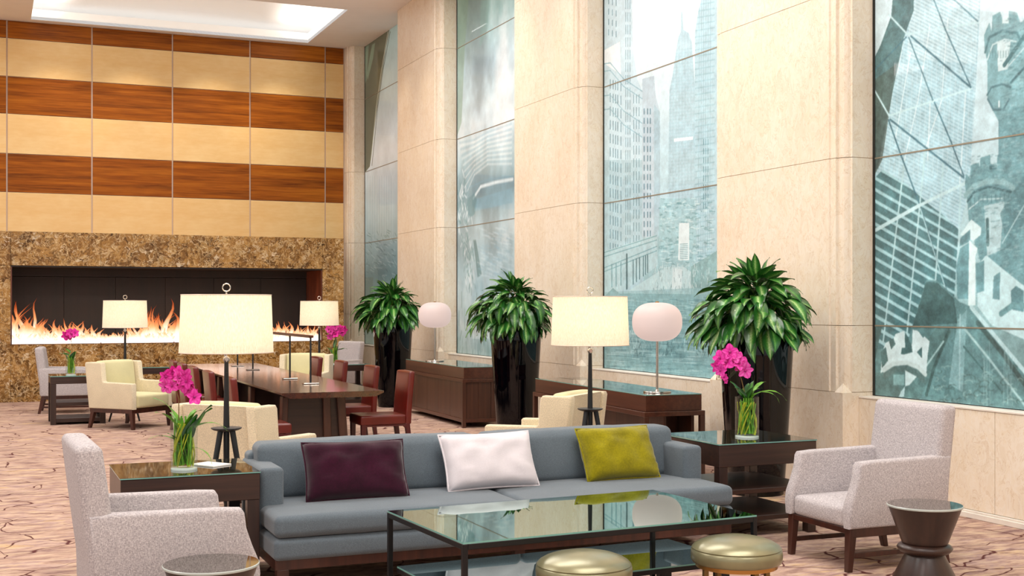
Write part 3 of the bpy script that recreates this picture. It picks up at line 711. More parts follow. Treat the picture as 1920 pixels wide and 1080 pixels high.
def print3():
    P = Print(10.85, 13.88, (240, 250, 253))
    P.grad([(-80, 1132, (222, 240, 247)), (120, 1132, (226, 242, 248)), (330, 1132, (190, 222, 232)), (520, 1132, (158, 196, 203)), (700, 1132, (124, 166, 172))])
    # left building
    P.poly([(1130, -120), (1184, -120), (1187, 90), (1196, 150), (1207, 175), (1207, 560), (1130, 570)], (196, 222, 232), .9)
    P.poly([(1130, 300), (1207, 300), (1207, 560), (1130, 570)], (160, 196, 206), .6)
    P.poly([(1132, 95), (1163, 78), (1165, 140), (1132, 118)], (238, 247, 250), .9)
    for (y0, y1, sp) in ((-60, 75, 19.5), (150, 470, 25.5)):
        y = y0
        while y < y1:
            for x in ((1142, 1149, 1156) if y < 100 else (1145, 1150.5, 1155, 1159, 1165)):
                P.line((x, y+(x-1145)*.25), (x, y+(x-1145)*.25+(9 if y < 100 else 15)), 2.4, (84, 132, 150), .85)
            y += sp
    for x in (1174, 1178, 1182):
        y = -70
        while y < 470: P.line((x, y), (x, y+16), 1.9, (90, 138, 154), .8); y += 23.5
    for x in (1189, 1194, 1199):
        y = 178
        while y < 460: P.line((x, y), (x, y+15), 2.0, (88, 136, 152), .8); y += 24
    for y0 in (120, 134, 180, 206): P.path([(1132, y0), (1145, y0-2), (1170, y0+28), (1206, y0+52)], 1.8, (142, 186, 200), .8)
    # second block
    P.poly([(1205, 148), (1227, 142), (1230, 180), (1238, 210), (1238, 445), (1205, 445)], (186, 208, 219), .95); P.poly([(1227, 195), (1238, 210), (1238, 445), (1227, 445)], (166, 200, 212), .8)
    y = 205
    while y < 436:
        for x in (1208.5, 1215, 1220): P.line((x, y), (x, y+8), 3.2, (84, 130, 148), .9)
        y += 17.6
    P.poly([(1238, 290), (1252, 270), (1252, 380), (1238, 380)], (190, 222, 232), .7)
    # right spire tower
    tw = [(1277, 60), (1278, 22), (1280, 22), (1282, 56), (1292, 62), (1298, 80), (1303, 160), (1306, 430), (1252, 430), (1256, 170), (1262, 140), (1268, 98), (1272, 72)]
    P.poly(tw, (176, 208, 219), .9); tmk = P.full(tw)
    for k in range(9): P.line((1258+k*5.4, 60), (1256+k*5.8, 430), 1.1, (150, 190, 204), .6, tmk)
    for k in range(52): P.line((1250, 96+6.5*k), (1310, 90+6.5*k), 1.2, (158, 198, 208), .55, tmk)
    P.poly([(1264, 260), (1300, 256), (1300, 262), (1264, 266)], (232, 244, 248), .9)
    rb = [(1304, 60), (1310, 20), (1322, -20), (1345, -60), (1345, 520), (1300, 520)]
    P.poly(rb, (172, 206, 217), .85); rm = P.full(rb)
    for k in range(6): P.line((1312+k*4.2, -60), (1310+k*4.2, 520), 1.4, (134, 178, 192), .6, rm)
    for k in range(46): P.line((1304, 10+12*k), (1340, 4+12*k), 2.2, (140, 184, 196), .55, rm)
    for k in range(8):
        for x in (1320, 1324, 1328): P.line((x, 262+17*k), (x, 271+17*k), 2.4, (96, 146, 160), .7)
    # middle distance
    P.poly([(1238, 372), (1306, 372), (1306, 510), (1232, 510)], (156, 198, 206), .8)
    for k in range(300):
        x, y = rng.uniform(1236, 1334), rng.uniform(372, 520); P.line((x, y), (x+rng.uniform(2, 10), y+rng.uniform(-2, 2)), rng.uniform(1, 3), ((206, 230, 234) if k % 2 else (104, 154, 162)), .5)
    P.poly([(1274, 418), (1293, 418), (1293, 488), (1272, 488)], (218, 236, 240))
    for k in range(9): P.line((1276, 458+3.4*k), (1290, 457+3.4*k), 1.3, (110, 158, 166), .7)
    # base storeys of the left building
    P.poly([(1130, 472), (1232, 440), (1234, 498), (1178, 540), (1130, 556)], (178, 210, 217))
    for y0, y1 in ((474, 442), (482, 450), (503, 462), (510, 470)): P.line((1132, y0), (1232, y1), 1.8, (120, 168, 178), .8)
    for x in (1148, 1156, 1165): P.line((x, 500-(x-1132)*.2), (x, 540-(x-1132)*.2), 4, (104, 152, 162), .7)
    P.line((1176, 478), (1176, 540), 5, (70, 108, 116), .85)
    for k, x in enumerate((1188, 1194, 1200, 1207, 1211, 1215)): P.line((x, 488-(x-1188)*.35), (x, 532-(x-1188)*.8), 3, (70, 114, 124), .85)
    # plaza, bridge, river
    P.poly([(1160, 550), (1180, 545), (1250, 500), (1282, 500), (1300, 512), (1300, 552)], (186, 216, 221))
    P.poly([(1296, 500), (1345, 470), (1345, 560), (1296, 556)], (132, 172, 174), .8); P.poly([(1262, 502), (1280, 505), (1278, 545), (1260, 548)], (214, 232, 236), .8)
    for k in range(160):
        x, y = rng.uniform(1225, 1335), rng.uniform(492, 552); P.line((x, y), (x+rng.uniform(-2, 2), y+rng.uniform(3, 9)), 1.4, ((224, 238, 240) if k % 3 else (78, 120, 128)), .5)
    P.poly([(1130, 560), (1150, 540), (1162, 550), (1345, 552), (1345, 760), (1130, 740)], (126, 168, 173), .92)
    P.poly([(1130, 548), (1345, 538), (1345, 566), (1130, 576)], (142, 184, 190), .6)
    for k in range(46):       # broken reflections of the towers
        x = rng.uniform(1134, 1330); y = rng.uniform(560, 620); P.line((x, y), (x+rng.uniform(-3, 3), y+rng.uniform(20, 60)), rng.uniform(3, 9), ((176, 208, 212) if k % 2 else (96, 138, 144)), .22)
    for k in range(330):
        x, y = rng.uniform(1130, 1335), rng.uniform(556, 706); l = rng.uniform(8, 46)
        P.line((x, y), (x+l, y+l*rng.uniform(-.02, .12)), rng.uniform(1, 2.4), ((168, 202, 206) if k % 2 else (92, 136, 144)), .45)
    for k in range(120):
        x, y = rng.uniform(1180, 1330), rng.uniform(610, 662); P.line((x, y), (x+rng.uniform(-4, 4), y+rng.uniform(2, 12)), rng.uniform(1, 3), ((178, 212, 216) if k % 2 else (70, 110, 116)), .5)
    dark = np.clip(1.1-P.a.mean(-1), 0, 1); P.texture(.4, 40, 1, 2, dark, 6, .8); P.texture(.2, 8, 1, 2, dark, 6, .8); P.texture(.03, 3); P.lift(.97); return P.image('glass_print_river')
def print2():
    P = Print(16.12, 19.19, (170, 205, 212))
    P.grad([(-60, 858, (116, 150, 140)), (60, 858, (140, 178, 178)), (140, 858, (178, 206, 217)), (250, 858, (212, 230, 236)), (300, 858, (186, 214, 223)), (370, 858, (132, 172, 186)), (430, 858, (180, 208, 217)), (560, 858, (160, 192, 202)), (670, 858, (124, 158, 160))])
    n = fbm(P.H, P.W, 3, 5, 1, 1.2)-.5; m = np.clip(n*3, -.6, .6)[..., None]
    P.a = np.where(m > 0, P.a+(1-P.a)*m*.9, P.a*(1+m*.35))
    P.poly([(856, -60), (884, -60), (872, 90), (866, 230), (856, 260)], (116, 150, 122), .45)
    P.poly([(902, 0), (918, 0), (914, 60), (900, 90)], (112, 156, 150), .4)
    for k in range(16): P.path([(862+k*1.0, 268+6*k), (890, 262+4.4*k), (915, 248+4*k), (960, 232+5*k)], 3, ((238, 248, 251) if k % 2 else (150, 190, 205)), .4)
    P.path([(888, 372), (902, 350), (930, 342), (962, 336)], 5, (226, 242, 247), .85); P.path([(880, 352), (910, 338), (962, 330)], 2, (120, 164, 182), .7)
    P.poly([(878, 372), (890, 362), (896, 380), (890, 402), (880, 410), (874, 396)], (92, 138, 148), .7); P.poly([(895, 372), (962, 352), (962, 380), (890, 396)], (128, 176, 194), .6)
    for k in range(170):
        t = rng.random(); x = 862+22*t+rng.normal(0, 6); y = 335+200*t+rng.normal(0, 10)
        P.line((x, y), (x+rng.uniform(-3, 4), y+rng.uniform(4, 16)), rng.uniform(1, 4), ((232, 242, 246) if rng.random() < .5 else (100, 142, 146)), .55)
    P.poly([(888, 450), (893, 450), (904, 515), (896, 520)], (86, 122, 124), .6)
    for k in range(150):
        x, y = rng.uniform(895, 955), rng.uniform(425, 520); P.line((x, y), (x+9, y+3), 1.3, ((216, 234, 242) if k % 2 else (140, 182, 200)), .5)
    for k in range(60):
        x, y = rng.uniform(858, 920), rng.uniform(540, 665); P.line((x, y), (x+rng.uniform(-4, 4), y+rng.uniform(12, 40)), rng.uniform(2, 5), ((186, 212, 214) if k % 2 else (104, 140, 136)), .4)
    P.blur(3); P.texture(.10, 12, 1, 2); P.texture(.05, 4, 1, 2); P.lift(.97); return P.image('glass_print_water')
def print1():
    P = Print(21.54, 24.64, (190, 216, 224))
    P.grad([(60, 686, (168, 206, 206)), (180, 686, (200, 226, 230)), (300, 686, (224, 236, 244)), (420, 686, (176, 206, 216)), (520, 686, (112, 152, 160)), (640, 686, (176, 206, 200))])
    P.poly([(680, 60), (738, 20), (724, 90), (712, 170), (700, 260), (694, 312), (680, 330)], (76, 84, 62), .9)
    P.poly([(684, 90), (692, 84), (688, 150), (684, 160)], (128, 160, 140), .8); P.poly([(698, 84), (704, 80), (700, 110), (690, 150), (688, 140)], (136, 166, 142), .8)
    P.path([(728, 60), (716, 130), (706, 200), (696, 300)], 2.6, (206, 218, 204)); P.path([(732, 60), (719, 130), (709, 200), (698, 310)], 2, (56, 66, 52))
    for k in range(22): P.line((690+2.2*k, 330), (690+2.2*k, 440), 1.2, ((220, 232, 240) if k % 2 else (150, 186, 198)), .6)
    for k in range(130):
        x, y = rng.uniform(686, 742), rng.uniform(430, 525); P.line((x, y), (x+rng.uniform(0, 8), y+rng.uniform(0, 8)), 1.5, ((190, 216, 222) if k % 2 else (84, 120, 126)), .5)
    P.poly([(684, 520), (700, 520), (700, 650), (684, 650)], (104, 130, 120), .5); P.blur(2); P.texture(.08, 8, 1, 2); P.lift(.97); return P.image('glass_print_sail')

def mat_print(name, im):
    t = NT(name); tx = t.n('ShaderNodeTexImage'); tx.image = im; tx.interpolation = 'Linear'; tx.extension = 'EXTEND'
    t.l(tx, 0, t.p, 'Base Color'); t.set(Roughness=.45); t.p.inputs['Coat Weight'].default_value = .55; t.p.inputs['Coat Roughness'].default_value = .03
    t.l(tx, 0, t.p, 'Emission Color'); t.p.inputs['Emission Strength'].default_value = .14   # faint glow added to brighten the pictures
    return t.m
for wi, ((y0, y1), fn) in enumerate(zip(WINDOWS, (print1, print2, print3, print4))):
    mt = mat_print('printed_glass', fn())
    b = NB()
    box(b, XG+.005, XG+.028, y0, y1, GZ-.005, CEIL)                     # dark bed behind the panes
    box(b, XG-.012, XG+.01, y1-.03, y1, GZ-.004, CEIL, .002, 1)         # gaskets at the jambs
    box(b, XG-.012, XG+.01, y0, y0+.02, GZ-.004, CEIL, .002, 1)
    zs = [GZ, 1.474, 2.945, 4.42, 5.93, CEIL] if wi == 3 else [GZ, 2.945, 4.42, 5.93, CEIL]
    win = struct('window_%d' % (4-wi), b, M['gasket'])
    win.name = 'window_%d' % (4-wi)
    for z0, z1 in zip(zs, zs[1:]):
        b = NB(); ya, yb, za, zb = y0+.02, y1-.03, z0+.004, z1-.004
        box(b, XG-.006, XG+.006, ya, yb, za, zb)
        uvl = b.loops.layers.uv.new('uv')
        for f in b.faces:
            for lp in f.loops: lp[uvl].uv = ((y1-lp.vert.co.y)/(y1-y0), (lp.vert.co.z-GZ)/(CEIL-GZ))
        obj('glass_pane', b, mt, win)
    for z in zs[1:-1]:
        b = NB(); box(b, XG-.010, XG-.002, y0+.02, y1-.03, z-.006, z+.006); obj('joint_strip', b, M['bar'], win)

# ---------------------------------------------------------------- furniture
def make_sofa():
    t = thing('sofa', 'long slate blue three seat sofa with walnut plinth behind the glass coffee table', 'sofa', (1.49, 6.94, 0))
    W, D = 3.08, 1.02
    b = NB(); rbox(b, 0, W, 0, .94, .19, .315, .03, 8, 3, puff=(0, .012, 0)); obj('seat_base', b, M['sofa'], t, True, 60)
    for i in range(2):
        x0 = i*W/2; x1 = (i+1)*W/2
        b = NB(); rbox(b, x0+.003, x1-.003, -.005, .80, .32, .45, .04, 12, 4, puff=(0, .012, .014), wr=.003); obj('seat_cushion', b, M['sofa'], t, True, 60)
        b = NB()
        rbox(b, x0+.05, x1-.004 if i == 0 else x1-.05, .66, .90, .44, .785, .05, 12, 4, puff=(0, .03, .012), wr=.004,
             xf=lambda q: (q.x+(.0 if 0 else 0), q.y+(q.z-.44)*.16, q.z)); obj('back_cushion', b, M['sofa'], t, True, 60)
    for s in (0, 1):
        x0, x1 = (0, .145) if s == 0 else (W-.145, W)
        b = NB(); rbox(b, x0, x1, .40, 1.0, .20, .675, .028, 8, 3, puff=(.008, .006, .004)); obj('arm', b, M['sofa'], t, True, 60)
    b = NB(); rbox(b, .02, W-.02, .86, 1.02, .2, .72, .03, 8, 3); obj('back_frame', b, M['sofa'], t, True, 60)
    b = NB(); box(b, .01, W-.01, .02, .97, .135, .195, .004, 1); obj('plinth_rail', b, M['leg_wood'], t)
    for (x, y) in ((.02, .02), (W-.09, .02), (.02, .9), (W-.09, .9), (W/2-.03, .05)):
        b = NB(); box(b, x, x+.07, y, y+.07, 0, .14, .004, 1); obj('leg', b, M['leg_wood'], t)
    return t
make_sofa()

def pillow(name, label, mat, c, wx, wz, rot, tilt, piping=None, thick=.10):
    root = thing(name, label, 'cushion', c, rot)
    b = NB(); n, m = 22, 16; V = {}
    R = Matrix.Rotation(-tilt, 4, 'X')
    def P(u, v, s):
        uu, vv = u, v
        edge = (1-abs(u)**4)*(1-abs(v)**4)
        px = wx/2*u*(1-.06*(1-abs(u))*0 - .05*(1-v*v)*abs(u)**3); pz = wz/2*v*(1-.06*(1-u*u)*abs(v)**3)
        wn = mnoise.noise(Vector((u*3+wx*9, v*3, s*2)))*.022*edge + mnoise.noise(Vector((u*7, v*9+4, s)))*.014*(abs(u)**2)
        py = s*(thick*max(0, edge)**.55 + wn)
        return R @ Vector((px, -py, pz+wz/2))
    for s in (1, -1):
        for i in range(n+1):
            for j in range(m+1):
                u, v = -1+2*i/n, -1+2*j/m
                u = math.copysign(abs(u)**.8, u); v = math.copysign(abs(v)**.8, v)
                if abs(u) > .999 or abs(v) > .999:
                    if s == -1: V[(i, j, s)] = V[(i, j, 1)]; continue
                V[(i, j, s)] = b.verts.new(P(u, v, s))
        for i in range(n):
            for j in range(m):
                q = [V[(i, j, s)], V[(i+1, j, s)], V[(i+1, j+1, s)], V[(i, j+1, s)]]
                b.faces.new(q if s > 0 else q[::-1])
    obj('cushion_cover', b, mat, root, True, 80)
    ring = []
    for k in range(48):
        t_ = k/48*4
        if t_ < 1: u, v = -1+2*t_, -1
        elif t_ < 2: u, v = 1, -1+2*(t_-1)
        elif t_ < 3: u, v = 1-2*(t_-2), 1
        else: u, v = -1, 1-2*(t_-3)
        ring.append(P(u*.995, v*.995, 0))
    b = NB(); tube(b, ring, .0075, 6, closed=True); obj('piping', b, piping or mat, root, True, 80)
    return root
pillow('cushion', 'plum velvet cushion at the left end of the blue sofa', M['purple'], (2.09, 7.31, .455) , .65, .385, math.radians(-3), math.radians(27))
pillow('cushion', 'white cotton cushion at the middle of the blue sofa', M['white'], (3.03, 7.40, .455), .655, .39, math.radians(2), math.radians(27))
pillow('cushion', 'chartreuse velvet cushion at the right end of the blue sofa', M['lime'], (4.0, 7.42, .455), .585, .39, math.radians(4), math.radians(27))

# coffee table
def coffee_table():
    t = thing('coffee_table', 'large black steel coffee table with mirrored glass top and lower glass shelf', 'table', (2.03, 5.345, 0), math.radians(3.4))
    L, D, H = 1.70, 1.0, .545; s = .026
    for (x, y) in ((0, 0), (L-s, 0), (0, D-s), (L-s, D-s)):
        b = NB(); box(b, x, x+s, y, y+s, 0, H-.008, .002, 1); obj('leg', b, M['black'], t)
    b = NB()
    for (x0, x1, y0, y1) in ((s, L-s, 0, s), (s, L-s, D-s, D), (0, s, s, D-s), (L-s, L, s, D-s)): box(b, x0, x1, y0, y1, H-.036, H-.008, .002, 1)
    obj('top_frame', b, M['black'], t)
    b = NB(); box(b, .002, L-.002, .002, D-.002, H-.008, H)
    for f in b.faces: f.material_index = 0 if abs(f.normal.z) > .5 else 1
    obj('glass_top', b, [M['mirror_top'], M['teal_edge']], t)
    x0, x1, y0, y1, h = .04, L+.08, .30, D-.04, .25
    b = NB()
    for (a, c, d, e) in ((x0, x1, y0, y0+s), (x0, x1, y1-s, y1), (x0, x0+s, y0+s, y1-s), (x1-s, x1, y0+s, y1-s)): box(b, a, c, d, e, h-.034, h-.008, .002, 1)
    obj('shelf_frame', b, M['black'], t)
    b = NB(); box(b, x0+.002, x1-.002, y0+.002, y1-.002, h-.008, h)
    for f in b.faces: f.material_index = 0 if abs(f.normal.z) > .5 else 1
    obj('glass_shelf', b, [M['low_glass'], M['teal_edge']], t)
    for (x, y) in ((x0+.02, y0+.02), (x1-.10, y0+.02), (x0+.02, y1-.07), (x1-.10, y1-.07)):
        b = NB(); box(b, x, x+.08, y, y+.05, 0, h-.034, .003, 1); obj('shelf_foot', b, M['black'], t)
    return t
coffee_table()

def side_table(label, x0, x1, y0, y1, rz=0, h=.675, group=None, glass=True):
    t = thing('side_table', label, 'table', (x0, y0, 0), rz, group); W, D = x1-x0, y1-y0; lg = .075
    b = NB(); box(b, 0, W, 0, D, h-.165, h-.01, .003, 1); obj('apron', b, M['dark_wood'], t)
    b = NB(); box(b, -.004, W+.004, -.004, D+.004, h-.010, h, .002, 1)
    for f in b.faces: f.material_index = 0 if abs(f.normal.z) > .5 else 1
    obj('glass_top', b, [M['table_glass'], M['teal_edge']], t)
    for (x, y) in ((.0, 0), (W-lg, 0), (0, D-lg), (W-lg, D-lg)):
        b = NB(); box(b, x+.002, x+lg-.002, y+.002, y+lg-.002, 0, h-.165, .003, 1); obj('leg', b, M['dark_wood_z'], t)
    for z in (.31, .115):
        b = NB(); box(b, .01, W-.01, .01, D-.01, z, z+.035, .003, 1); obj('shelf', b, M['dark_wood'], t)
    return t
side_table('dark wood side table with glass top between grey armchair and sofa, holding an orchid', .68, 1.465, 7.22, 7.90)
side_table('dark wood side table with two shelves at the right end of the blue sofa', 4.72, 5.55, 7.36, 8.18)
def low_table(label, x0, x1, y0, y1, h=.675):
    t = thing('side_table', label, 'table', (x0, y0, 0)); W, D = x1-x0, y1-y0; lg = .075
    b = NB(); box(b, 0, W, 0, D, h-.11, h-.01, .003, 1); obj('apron', b, M['dark_wood'], t)
    b = NB(); box(b, -.004, W+.004, -.004, D+.004, h-.010, h)
    for f in b.faces: f.material_index = 0 if abs(f.normal.z) > .5 else 1
    obj('glass_top', b, [M['table_glass'], M['teal_edge']], t)
    for (x, y) in ((0, 0), (W-lg, 0), (0, D-lg), (W-lg, D-lg)):
        b = NB(); box(b, x, x+lg, y, y+lg, 0, h-.11, .003, 1); obj('leg', b, M['dark_wood_z'], t)
    for z, hh in ((.26, .05), (.03, .06)):
        b = NB(); box(b, .02, W-.02, .02, D-.02, z, z+hh, .003, 1); obj('shelf', b, M['dark_wood'], t)
low_table('dark open side table by the fireplace between grey and cream armchairs', .775, 1.50, 18.05, 18.72)
low_table('dark side table beside the far right planter, holding an orchid', 5.17, 5.84, 19.75, 20.40)
low_table('dark side table in front of the marble, behind the long table', 2.02, 2.72, 20.1, 20.75)
b = NB(); box(b, -.075, .075, -.1, .1, 0, .008, .001, 1); o = obj('notepad', b, M['paper']); o.location = (1.245, 7.62, .6755); o.rotation_euler = (0, 0, .6)
tag(o, 'small white notepad on the left side table beside the vase', 'notepad')

# high-back tweed armchair, faces +x
def grey_armchair():
    t = thing('armchair', '', 'chair')
    W, D = .70, .80; hw = W/2; at = .085
    side = [(.385, .27), (.392, .36), (.385, .42), (.352, .50), (.325, .58), (.315, .655), (.30, .678), (.20, .685), (-.10, .690), (-.32, .695), (-.40, .69), (-.385, .5), (-.37, .27)]
    for s in (-1, 1):
        b = NB(); y0, y1 = (hw-at, hw) if s > 0 else (-hw, -hw+at); prism(b, side, y0, y1, 'y', .02, 3); obj('arm', b, M['grey'], t, True, 50)
    b = NB(); rbox(b, -.30, .375, -hw+at-.004, hw-at+.004, .27, .40, .03, 10, 3, puff=(.012, 0, .03)); obj('seat', b, M['grey'], t, True, 60)
    b = NB(); rbox(b, -.40, -.275, -hw+.004, hw-.004, .27, 1.01, .035, 10, 3, puff=(.012, 0, 0), xf=lambda q: (q.x-max(0, q.z-.42)*.13+.015, q.y*(1-.03*(q.z-.27)), q.z)); obj('backrest', b, M['grey'], t, True, 60)
    b = NB()
    box(b, -.36, .36, -hw+.02, -hw+.045, .215, .272, .003, 1); box(b, -.36, .36, hw-.045, hw-.02, .215, .272, .003, 1)
    box(b, .345, .37, -hw+.03, hw-.03, .235, .272, .003, 1); box(b, -.365, -.34, -hw+.03, hw-.03, .215, .272, .003, 1); obj('seat_rail', b, M['leg_wood'], t)
    for (x, y, fx) in ((.345, hw-.05, .02), (.345, -hw+.05, .02), (-.335, hw-.05, -.06), (-.335, -hw+.05, -.06)):
        b = NB(); box(b, x-.028, x+.028, y-.028, y+.028, 0, .272, .003, 1, xf=lambda q, x=x, y=y, fx=fx: (x+(q.x-x)*(.68 if q.z < .1 else 1)+(fx if q.z < .1 else 0), y+(q.y-y)*(.68 if q.z < .1 else 1), q.z)); obj('leg', b, M['leg_wood'], t)
    for y in (-hw+.05, hw-.05):
        b = NB(); box(b, -.35, .35, y-.01, y+.01, .085, .115, .002, 1); obj('stretcher', b, M['leg_wood'], t)
    return t
ga = grey_armchair()
place(ga, False, (.80, 6.24, 0), math.radians(2), 'grey tweed armchair in the left foreground, seen from behind and side')
place(ga, True, (5.26, 6.46, 0), math.radians(179), 'grey tweed armchair in front of the window wall at right')
place(ga, True, (1.12, 20.25, 0), math.radians(-6), 'grey tweed armchair against the marble at far left')
place(ga, True, (5.62, 21.3, 0), math.radians(200), 'grey tweed armchair behind the far right orchid table')

# cream tub armchair with stepped wings, faces +x
def cream_armchair():
    t = thing('armchair', '', 'chair'); W = .80; hw = W/2; at = .09
    side = [(.38, .27), (.375, .60), (.36, .615), (-.12, .625), (-.14, .64), (-.16, .86), (-.18, .885), (-.44, .885), (-.452, .86), (-.38, .27)]
    for s in (-1, 1):
        b = NB(); y0, y1 = (hw-at, hw) if s > 0 else (-hw, -hw+at); prism(b, side, y0, y1, 'y', .016, 3); obj('arm', b, M['cream'], t, True, 50)
    b = NB(); prism(b, [(-.36, .27), (-.43, .885), (-.335, .885), (-.25, .27)], -hw+at-.002, hw-at+.002, 'y', .014, 2); obj('back_shell', b, M['cream'], t, True, 50)
    b = NB(); rbox(b, -.335, -.20, -hw+at, hw-at, .42, .90, .035, 10, 3, puff=(.035, 0, .008), xf=lambda q: (q.x-(q.z-.42)*.12+.03, q.y, q.z)); obj('back_cushion', b, M['cream_in'], t, True, 60)
    b = NB(); rbox(b, -.24, .385, -hw+at+.002, hw-at-.002, .285, .455, .03, 10, 3, puff=(.008, 0, .02)); obj('seat_cushion', b, M['cream_in'], t, True, 60)
    b = NB(); box(b, -.36, .36, -hw+.015, hw-.015, .215, .275, .004, 1); obj('seat_rail', b, M['leg_wood'], t)
    for (x, y, fx, fy) in ((.335, hw-.045, .02, .0), (.335, -hw+.045, .02, 0), (-.33, hw-.045, -.07, .0), (-.33, -hw+.045, -.07, 0)):
        b = NB(); box(b, x-.03, x+.03, y-.03, y+.03, 0, .22, .003, 1, xf=lambda q, x=x, y=y, fx=fx: (x+(q.x-x)*(.7 if q.z < .1 else 1)+(fx if q.z < .1 else 0), y+(q.y-y)*(.7 if q.z < .1 else 1), q.z)); obj('leg', b, M['leg_wood'], t)
    return t
ca = cream_armchair()
place(ca, False, (1.78, 17.42, 0), math.radians(-48), 'cream armchair with lime seat facing the room before the fireplace')
place(ca, True, (1.90, 9.82, 0), math.radians(42), 'cream armchair with its back to us behind the left floor lamp')
place(ca, True, (4.50, 9.86, 0), math.radians(130), 'cream armchair with its back to us behind the right floor lamp')
place(ca, True, (4.45, 18.75, 0), math.radians(-118), 'cream armchair beyond the red chairs near the fireplace corner')

# leather dining chair, faces +x
def dining_chair():
    t = thing('dining_chair', '', 'chair'); hw = .235
    b = NB(); rbox(b, -.24, .27, -hw, hw, .36, .465, .02, 10, 3, puff=(.004, 0, .012)); obj('seat', b, M['leather'], t, True, 60)
    b = NB(); rbox(b, -.30, -.235, -hw, hw, .36, .93, .018, 10, 3, puff=(.006, 0, .008), xf=lambda q: (q.x-.10*max(0, q.z-.40)**1.3, q.y, q.z)); obj('backrest', b, M['leather'], t, True, 60)
    for (x, y, fx) in ((.235, hw-.03, 0), (.235, -hw+.03, 0), (-.255, hw-.03, -.05), (-.255, -hw+.03, -.05)):
        b = NB(); box(b, x-.027, x+.027, y-.027, y+.027, 0, .37, .004, 1, xf=lambda q, x=x, y=y, fx=fx: (x+(q.x-x)*(.75 if q.z < .1 else 1)+(fx if q.z < .1 else 0), y+(q.y-y)*(.8 if q.z < .1 else 1), q.z)); obj('leg', b, M['leather_d'], t)
    for s in (-1, 1):
        b = NB(); prism(b, [(-.235, .36), (.24, .36), (.24, .31), (.205, .345), (-.2, .345), (-.235, .31)], s*hw-.012 if s > 0 else -hw, s*hw if s > 0 else -hw+.012, 'y'); obj('side_rail', b, M['leather_d'], t)
    return t
dc = dining_chair(); used = False
for k, y in enumerate((12.95, 14.25, 15.65, 16.95)):
    nm = ['nearest', 'second', 'third', 'farthest'][k]
    place(dc, used, (3.93, y, 0), PI, 'oxblood leather dining chair, %s of those at the right side of the long table' % nm, 'dining chairs at the long table'); used = True
for k, y in enumerate((12.45, 13.75, 14.85, 15.75, 16.55)):
    nm = ['nearest', 'second nearest', 'middle', 'second farthest', 'farthest'][k]
    place(dc, True, (2.53, y, 0), 0, 'oxblood leather dining chair, %s of those at the left side of the long table' % nm, 'dining chairs at the long table')

# long communal table
def long_table():
    t = thing('communal_table', 'long polished dark wood communal table with a central light rail', 'table', (2.76, 12.5, 0)); W, L, H = 1.09, 6.8, .75
    for i, (a, c) in enumerate(((0, 2.27), (2.27, 4.53), (4.53, L))):
        b = NB(); bx = [(0, H), (W, H), (W, H-.02), (W-.09, H-.06), (.09, H-.06), (0, H-.02)]
        prism(b, bx, a+(.0015 if i else 0), c-(.0015 if i < 2 else 0), 'y'); obj('tabletop', b, M['table_top'], t)
    for y in (.32, 2.05, 4.2, 6.0):
        b = NB(); prism(b, [(.12, H-.06), (.68, H-.06), (.72, 0), (.10, 0)], y, y+.04, 'y'); obj('end_panel', b, M['dark_wood'], t)
        for (x0, x1, dx) in ((.07, .13, -.02), (.50, .58, .02), (.65, .74, .05)):
            b = NB(); prism(b, [(x0, H-.06), (x1, H-.06), (x1+dx, 0), (x0+dx, 0)], y-.05, y+.09, 'y', .006, 1); obj('leg', b, M['walnut_panel'], t)
    b = NB(); box(b, .36, .40, .45, 5.95, .12, H-.06, .003, 1); obj('modesty_panel', b, M['dark_wood'], t)
    return t
long_table()
def rail_lamp():
    t = thing('rail_lamp', 'long slim bronze rail lamp standing on posts along the table centre', 'lamp', (3.39, 13.85, .75))
    b = NB(); box(b, -.028, .028, -.03, 4.6, .53, .56, .006, 2); obj('lamp_bar', b, plain('bronze', (96, 62, 46), .35, .7), t)
    for y in (0, 1.05, 3.35, 4.5):
        b = NB(); tube(b, [(0, y, .01), (0, y, .53)], .011, 8); obj('post', b, M['lamp_black'], t)
        b = NB(); rbox(b, -.09, .09, y-.05, y+.05, .001, .014, .006, 2, 2); obj('base_plate', b, M['nickel'], t)
rail_lamp()

